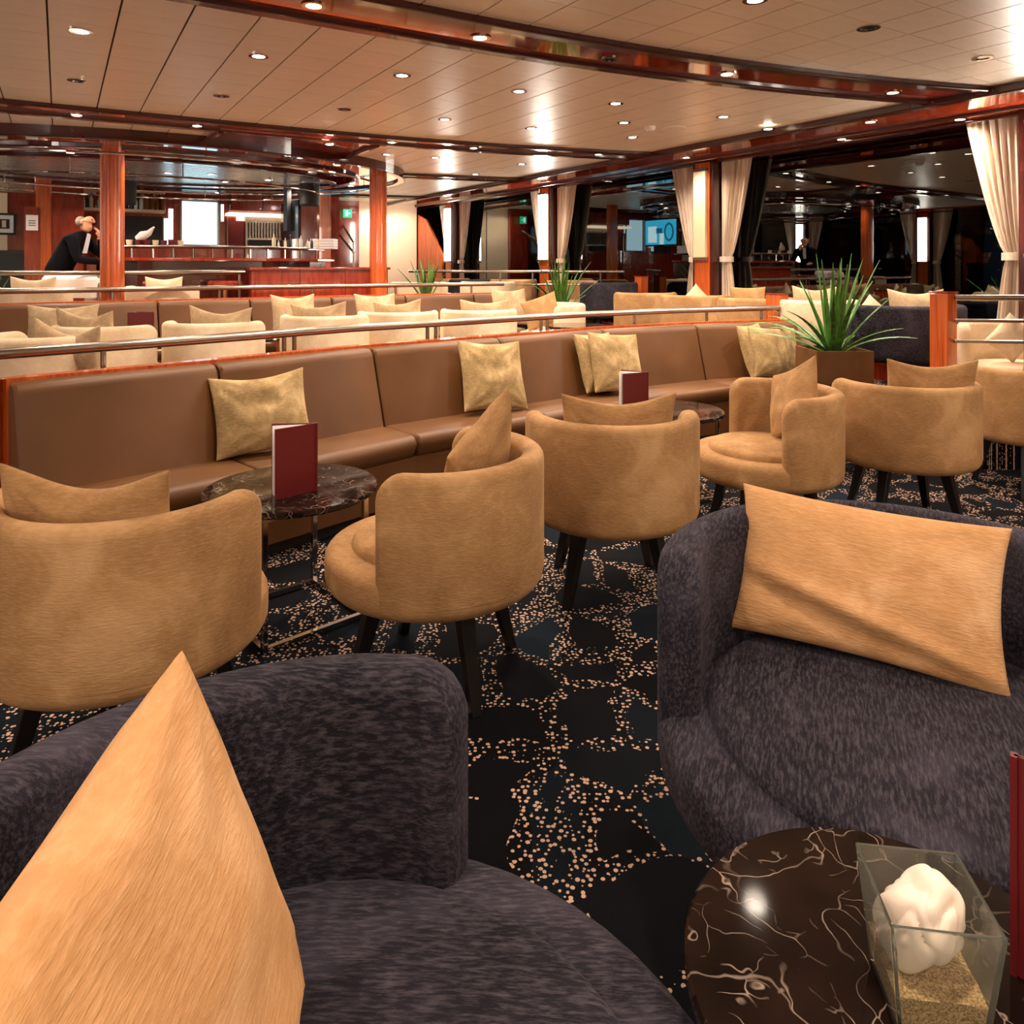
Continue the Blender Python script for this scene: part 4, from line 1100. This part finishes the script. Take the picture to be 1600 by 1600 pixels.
def bottle(s, t, z, h, ci, lb, grp):
    c = R(s, t, z); o = tag(empty('bottle', c), lb, 'bottle', grp); r = h * 0.13
    MB().lathe([(r, 0), (r, h * 0.6), (r * 0.4, h * 0.75), (r * 0.36, h * 0.93)], 12).build('body', 'bottle%d' % ci, o, True)
    MB().lathe([(r * 0.42, h * 0.93), (r * 0.42, h)], 10).build('cap', 'steel' if ci % 2 else 'dark', o)
for i in range(14):
    u = 198 + 54 * i / 13; bottle(sx(u), TB - 0.12 - 0.06 * (i % 2), h_at(329, yl) + 0.0, rnd.uniform(0.20, 0.32), rnd.randrange(6), '%s bottle from the left on the left back-bar shelf' % ORD[i], 'bottles on the back-bar shelf')
for i in range(5):
    u = 130 + 6 * i; bottle(sx(u), TB - 0.15, h_at(329, yl), rnd.uniform(0.18, 0.28), rnd.randrange(6), '%s bottle on the back-bar shelf left of the orange column' % ORD[i], 'bottles left of the column')
for i in range(9):
    s = 2.3 + 0.075 * i; bottle(s, 9.46 + 0.05 * (i % 2) + 0.2 * (s - 2.3), 1.575, rnd.uniform(0.10, 0.2), (1, 4, 1, 3)[i % 4], '%s small bottle from the left on the right end of the bar' % ORD[i], 'carafes on the bar')
def tumbler(s, t, z, h, r, m, lb, grp, nm='glass', cat='glass'):
    c = R(s, t, z); o = MB().lathe([(r * 0.8, 0), (r, h), (r * 0.9, h), (r * 0.7, 0.01), (0.003, 0.01)], 14).build(nm, m); o.location = c
    return tag(o, lb, cat, grp)
for i in range(7): tumbler(0.68 + i * 0.09, 9.44 , 1.575, 0.07, 0.035, 'red_menu' if i % 3 else 'cream_wall', '%s small cup from the left on the left of the bar' % ORD[i], 'red cups on the bar', 'cup', 'cup')
o = tag(empty('bar_lamp', R(0.82, 9.48, 1.575)), 'small tilted white ornament standing on the bar', 'ornament')
MB().lathe([(0.08, 0), (0.08, 0.015), (0.02, 0.03), (0.018, 0.10)], 16).build('foot', 'red_menu', o)
MB().tube([(-0.06, 0, 0.08), (0.0, 0.0, 0.12), (0.07, 0.0, 0.15), (0.13, 0, 0.22)], [0.04, 0.055, 0.035, 0.01], 12).build('shell', 'white', o, True)
o = tag(empty('napkin_stack', R(3.02, 9.85, 1.575)), 'slanted white stack of papers at the right end of the bar', 'papers', )
for i in range(4): MB().box(-0.2 + 0.03 * i, 0.2, -0.12, 0.12, 0.035 * i, 0.035 * i + 0.03).build('sheet_pile', 'paper', o)
# television hanging from the ceiling, screen toward the windows
tc = R(2.86, 10.7)
tv = tag(empty('television', (tc.x, tc.y, 2.0), ROT + 0.0), 'hanging flat television seen edge-on at the right of the bar', 'television')
MB().box(-0.04, 0.0, -0.46, 0.46, -0.27, 0.27).build('casing', 'blackgloss', tv, bevel=0.004)
MB().box(0.0, 0.006, -0.43, 0.43, -0.24, 0.24).build('screen', 'tv', tv)
MB().box(0.006, 0.009, -0.10, 0.02, -0.24, -0.02).build('picture_white', 'tvpale', tv)
MB().box(0.006, 0.009, 0.10, 0.35, -0.20, 0.12).build('picture_pale', 'tvpale', tv)
MB().box(0.006, 0.009, -0.05, 0.12, -0.02, 0.08).build('picture_dark', 'tvdark', tv)
rg = MB(); rg.sweep([(0.11 * math.cos(q), 0.16 * math.sin(q)) for q in (2 * PI * i / 24 for i in range(24))], [(-0.02, 0), (0.02, 0), (0.02, 0.004), (-0.02, 0.004)], True)
ro = rg.build('picture_ring', 'tvdark', tv); ro.matrix_local = Matrix.Translation((0.008, -0.24, 0)) @ Matrix.Rotation(PI / 2, 4, 'Y') @ Matrix.Rotation(PI / 2, 4, 'Z')
MB().box(-0.10, -0.04, -0.10, 0.10, -0.15, 0.50).build('ceiling_arm', 'dark', tv)
for (u, y, w_, v0, v1, lb) in ((202, 9.6, 0.085, 246, 320, 'dark grey hanging speaker column right of the orange column'), (484, 9.9, 0.13, 285, 322, 'dark grey box hanging beside the television')):
    c = P(u, y); z0, z1 = h_at(v1, y), min(CEIL - 0.1, h_at(v0, y))
    o = tag(empty('hanging_speaker', (c.x, c.y, z0)), lb, 'speaker', 'hanging speakers'); MB().lathe([(w_ * 0.9, 0), (w_, 0.02), (w_, z1 - z0)], 28).build('cabinet', 'dark', o, False)
    MB().lathe([(0.02, z1 - z0), (0.02, CEIL - z0)], 10).build('rod', 'chrome', o)

# panels left and right of the bar
def slab(u, w_px, t, z0, z1, m, nm, lb, cat='panel', th=0.12):
    s0, s1 = s_at(u - w_px / 2, t)[0], s_at(u + w_px / 2, t)[0]
    c = R((s0 + s1) / 2, t, z0); o = tag(empty(nm, c), lb, cat)
    mb = MB().rbox(s0, s1, t, t + th, z0, z1); mb.v = [(v[0] - c.x, v[1] - c.y, v[2] - c.z) for v in mb.v]; mb.build('panel', m, o)
    mb = MB().rbox(s0 - 0.01, s1 + 0.01, t - 0.01, t + th + 0.01, z0, z0 + 0.09); mb.v = [(v[0] - c.x, v[1] - c.y, v[2] - c.z) for v in mb.v]; mb.build('skirting', 'trim', o)
    return o
slab(68, 24, 11.2, L2, CEIL, 'pillar', 'mahogany_pier', 'orange mahogany pier at the far left beside the notice')
slab(106, 50, 11.9, L2, CEIL, 'redwood', 'mahogany_pier', 'dark red wall panel behind the leaning man')
slab(508, 18, 11.3, L2, CEIL, 'pillar', 'mahogany_pier', 'narrow orange mahogany pier right of the television')
slab(543, 36, 13.2, L2, CEIL, 'redwood', 'mahogany_pier', 'red brown wall under the green exit sign')
# curved orange partition at the end wall
cs = [(6.0, 13.28), (6.03, 13.0), (6.07, 12.75), (6.12, 12.45)]
mb = MB(); k0 = 0
heights = [2.35, 2.25, 1.95, 1.55]
for (s, t), h in zip(cs, heights):
    a = R(s, t, L2); b_ = R(s, t, h); c = R(s + 0.06, t + 0.04, h); d = R(s + 0.06, t + 0.04, L2); mb.v += [tuple(a), tuple(b_), tuple(c), tuple(d)]
for i in range(3):
    for q in range(4): mb.f.append((i * 4 + q, i * 4 + (q + 1) % 4, (i + 1) * 4 + (q + 1) % 4, (i + 1) * 4 + q))
mb.f += [(0, 1, 2, 3), (12, 13, 14, 15)]
pt_ = tag(empty('curved_partition', (0, 0, 0)), 'orange mahogany partition with a sweeping sloped top near the end wall', 'partition'); mb.build('board', 'pillar', pt_)
# exit sign with running figure arrow
ty = 13.1
se, ye = s_at(543, ty)
c = R(se, ty, h_at(333.5, ye)); ex = tag(empty('exit_sign', c, ROT), 'small green exit sign glowing right of the bar', 'sign')
MB().box(-0.075, 0.075, -0.02, 0.01, -0.075, 0.075).build('box', 'exit', ex)
MB().box(-0.045, 0.0, -0.024, -0.02, -0.05, 0.05).build('figure', 'tvpale', ex); MB().box(0.01, 0.05, -0.024, -0.02, -0.01, 0.01).build('arrow', 'tvpale', ex)
# stair handrails beyond the bar
for (ua, va, ub, vb, lb) in ((521, 355, 553, 395, 'near sloping steel stair handrail right of the bar'), (536, 352, 552, 378, 'far sloping steel stair handrail right of the bar')):
    ya = 13.6; A_ = P(ua, ya, h_at(va, ya)); B_ = P(ub, ya - 0.7, h_at(vb, ya - 0.7))
    o = tag(empty('stair_rail'), lb, 'railing', 'stair handrails'); MB().tube([A_, B_], 0.022, 8).build('rail', 'steel', o, True)
    MB().tube([(A_.x, A_.y, L2), A_], 0.015, 8).build('post', 'steel', o); MB().tube([(B_.x, B_.y, L2), B_], 0.015, 8).build('post', 'steel', o)
# framed picture, notice, left dark sofa
ty = T_END - 0.06
def wall_item(u, w_px, v0, v1, t, nm, lb, cat, parts):
    s0, s1 = s_at(u - w_px / 2, t)[0], s_at(u + w_px / 2, t)[0]; y = s_at(u, t)[1]; z0, z1 = h_at(v1, y), h_at(v0, y)
    c = R((s0 + s1) / 2, t, z0); o = tag(empty(nm, c, ROT), lb, cat); hw = (s1 - s0) / 2; H = z1 - z0
    for (pn, a, b_, c_, d_, dep, m) in parts: MB().box(-hw + 2 * hw * a, -hw + 2 * hw * b_, -dep, 0.0, H * c_, H * d_).build(pn, m, o)
    return o
wall_item(6, 36, 333, 367, ty, 'framed_picture', 'framed black and white picture on the cream wall at the left edge', 'picture',
          [('frame', 0, 1, 0, 1, 0.03, 'dark'), ('mat', .08, .92, .1, .9, 0.034, 'paper'), ('print', .25, .75, .28, .72, 0.037, 'dark'), ('print_light', .42, .6, .34, .66, 0.039, 'ivory')])
wall_item(50, 19, 336, 360, 11.15, 'notice', 'pale paper notice beside the orange pier', 'notice', [('sheet', 0, 1, 0, 1, 0.01, 'paper'), ('lines', .2, .8, .45, .5, 0.012, 'seam'), ('lines', .2, .8, .6, .65, 0.012, 'seam'), ('lines', .2, .8, .3, .35, 0.012, 'seam')])
slab(50, 24, 11.17, L2, h_at(333, 10.5), 'redwood', 'mahogany_pier', 'low red mahogany screen carrying the paper notice', th=0.02)
o = tag(empty('dark_sofa', P(-10, 9.6, L2), 0.4), 'dark sofa back at the left edge under the framed picture', 'sofa')
MB().box(-0.7, 0.45, -0.1, 0.12, 0.25, 1.15).build('backrest', 'dark', o, bevel=0.03); MB().box(-0.7, 0.45, -0.6, -0.1, 0.1, 0.5).build('seat', 'dark', o, bevel=0.03)
for a in (-0.65, 0.4): MB().box(a - 0.03, a + 0.03, -0.55, -0.49, 0, 0.1).build('leg', 'black_leg', o)
# ceiling fittings
for (u, v, r, lb) in ((575, 146, 0.11, 'round white ceiling speaker left of centre'), (1052, 200, 0.11, 'round white ceiling speaker toward the windows'), (775, 264, 0.11, 'far white ceiling speaker beyond the second beam')):
    x, y = ceil_pt(u, v); o = tag(empty('ceiling_speaker', (x, y, CEIL)), lb, 'speaker', 'ceiling speakers')
    MB().lathe([(0.01, -0.006), (r - 0.015, -0.006), (r - 0.01, -0.012), (r, -0.010), (r, 0.004)], 32).build('grille', 'tile', o)
x, y = ceil_pt(1016, 198); o = tag(empty('smoke_detector', (x, y, CEIL)), 'small domed smoke detector beside the ceiling speaker', 'detector')
MB().lathe([(0.01, -0.04), (0.03, -0.038), (0.045, -0.015), (0.05, 0.004)], 20).build('dome', 'white', o, True)

# ================================================================== THE MAN AT THE BAR
def skin_fig(name, joints, edges, m, parent, sub=2):
    me = bpy.data.meshes.new(name); me.from_pydata([j[0] for j in joints], edges, [])
    o = bpy.data.objects.new(name, me); C.objects.link(o); o.parent = parent
    sk = o.modifiers.new('skin', 'SKIN'); sk.use_smooth_shade = True
    for i, j in enumerate(joints):
        r = j[1]; me.skin_vertices[0].data[i].radius = (r, r) if not isinstance(r, tuple) else r
    me.skin_vertices[0].data[0].use_root = True
    sb = o.modifiers.new('sub', 'SUBSURF'); sb.levels = sub; sb.render_levels = sub
    me.materials.append(M[m]); return o
pc = P(96, 8.1)
man = tag(empty('person', (pc.x, pc.y, L2), 0.15), 'bald man in a black suit leaning on the bar, hand to his face', 'person'); man.scale = (0.92, 0.92, 0.92)
# x: toward the bar (right), y: away, z up
J = [((-0.05, 0, 0.93), 0.145), ((0.02, 0, 1.10), 0.14), ((0.13, 0, 1.27), 0.155), ((0.20, 0, 1.36), 0.13), ((0.25, 0, 1.45), 0.055),
     ((0.20, -0.19, 1.34), 0.07), ((0.28, -0.24, 1.10), 0.055), ((0.50, -0.18, 1.08), 0.042),                  # near arm resting
     ((0.20, 0.19, 1.34), 0.07), ((0.40, 0.20, 1.13), 0.052), ((0.40, 0.09, 1.36), 0.038),                     # far arm up to the face
     ((-0.08, -0.10, 0.86), 0.10), ((-0.04, -0.12, 0.48), 0.075), ((-0.14, -0.12, 0.09), 0.05),
     ((-0.08, 0.10, 0.86), 0.10), ((-0.02, 0.12, 0.48), 0.075), ((-0.12, 0.12, 0.09), 0.05)]
E = [(0, 1), (1, 2), (2, 3), (3, 4), (3, 5), (5, 6), (6, 7), (3, 8), (8, 9), (9, 10), (0, 11), (11, 12), (12, 13), (0, 14), (14, 15), (15, 16)]
skin_fig('suit', J, E, 'suit', man)
for sy in (-1, 1): MB().tube([(-0.17, 0.12 * sy, 0.035), (-0.12, 0.12 * sy, 0.05), (-0.02, 0.12 * sy, 0.035), (0.08, 0.12 * sy, 0.028)], [0.035, 0.045, 0.045, 0.03], 10).build('shoe', 'black_leg', man, True)
# head: skull, jaw, nose, ears, neck in one surface
hd = [((0.245, 0, 1.44), 0.052), ((0.28, 0, 1.51), 0.055), ((0.275, 0, 1.575), 0.098), ((0.25, 0, 1.62), 0.092), ((0.335, 0, 1.515), 0.05), ((0.372, 0, 1.555), 0.018)]
skin_fig('head', hd, [(0, 1), (1, 2), (2, 3), (1, 4), (2, 5)], 'skin', man)
for sy in (-1, 1):
    MB().ball((0.262, 0.098 * sy, 1.555), 0.03, 10, 0.5, 0.35, 1).build('ear', 'skin', man, True)
    MB().ball((0.352, 0.034 * sy, 1.58), 0.011, 8).build('eye', 'dark', man, True)
MB().box(0.358, 0.376, -0.025, 0.025, 1.505, 1.511).build('mouth', 'red_menu', man)
MB().ball((0.215, 0, 1.56), 0.088, 14, 0.6, 1.1, 0.75).build('hair', 'hair', man, True)
mb = MB().add([(0.30, -0.03, 1.42), (0.30, 0.03, 1.42), (0.245, -0.035, 1.18), (0.245, 0.035, 1.18), (0.33, 0, 1.40), (0.285, 0, 1.18)], [(0, 4, 5, 2), (4, 1, 3, 5), (0, 1, 4), (2, 5, 3)])
mb.build('shirt_front', 'shirt', man)
def hand(root, d, up, side, nm='hand'):
    root, d, up, side = Vector(root), Vector(d).normalized(), Vector(up).normalized(), Vector(side).normalized()
    j = [(root, 0.024), (root + d * 0.045, 0.03)]; e = [(0, 1)]
    for k_, (o_, ln) in enumerate(((-0.028, 0.06), (-0.010, 0.075), (0.010, 0.07), (0.028, 0.055))):
        b0 = len(j); p0 = root + d * 0.085 + side * o_
        j += [(p0, 0.010), (p0 + d * ln * 0.55 - up * 0.012, 0.009), (p0 + d * ln * 0.85 - up * 0.035, 0.008)]; e += [(1, b0), (b0, b0 + 1), (b0 + 1, b0 + 2)]
    b0 = len(j); j += [(root + d * 0.04 - side * 0.045, 0.011), (root + d * 0.075 - side * 0.06 - up * 0.01, 0.009)]; e += [(0, b0), (b0, b0 + 1)]
    return skin_fig(nm, [(tuple(a), r) for a, r in j], e, 'skin', man, 1)
hand((0.50, -0.18, 1.08), (1, 0.1, 0), (0, 0, 1), (0, 1, 0)); hand((0.40, 0.09, 1.36), (-0.1, -0.4, 1), (1, 0, 0), (0, 1, 0))
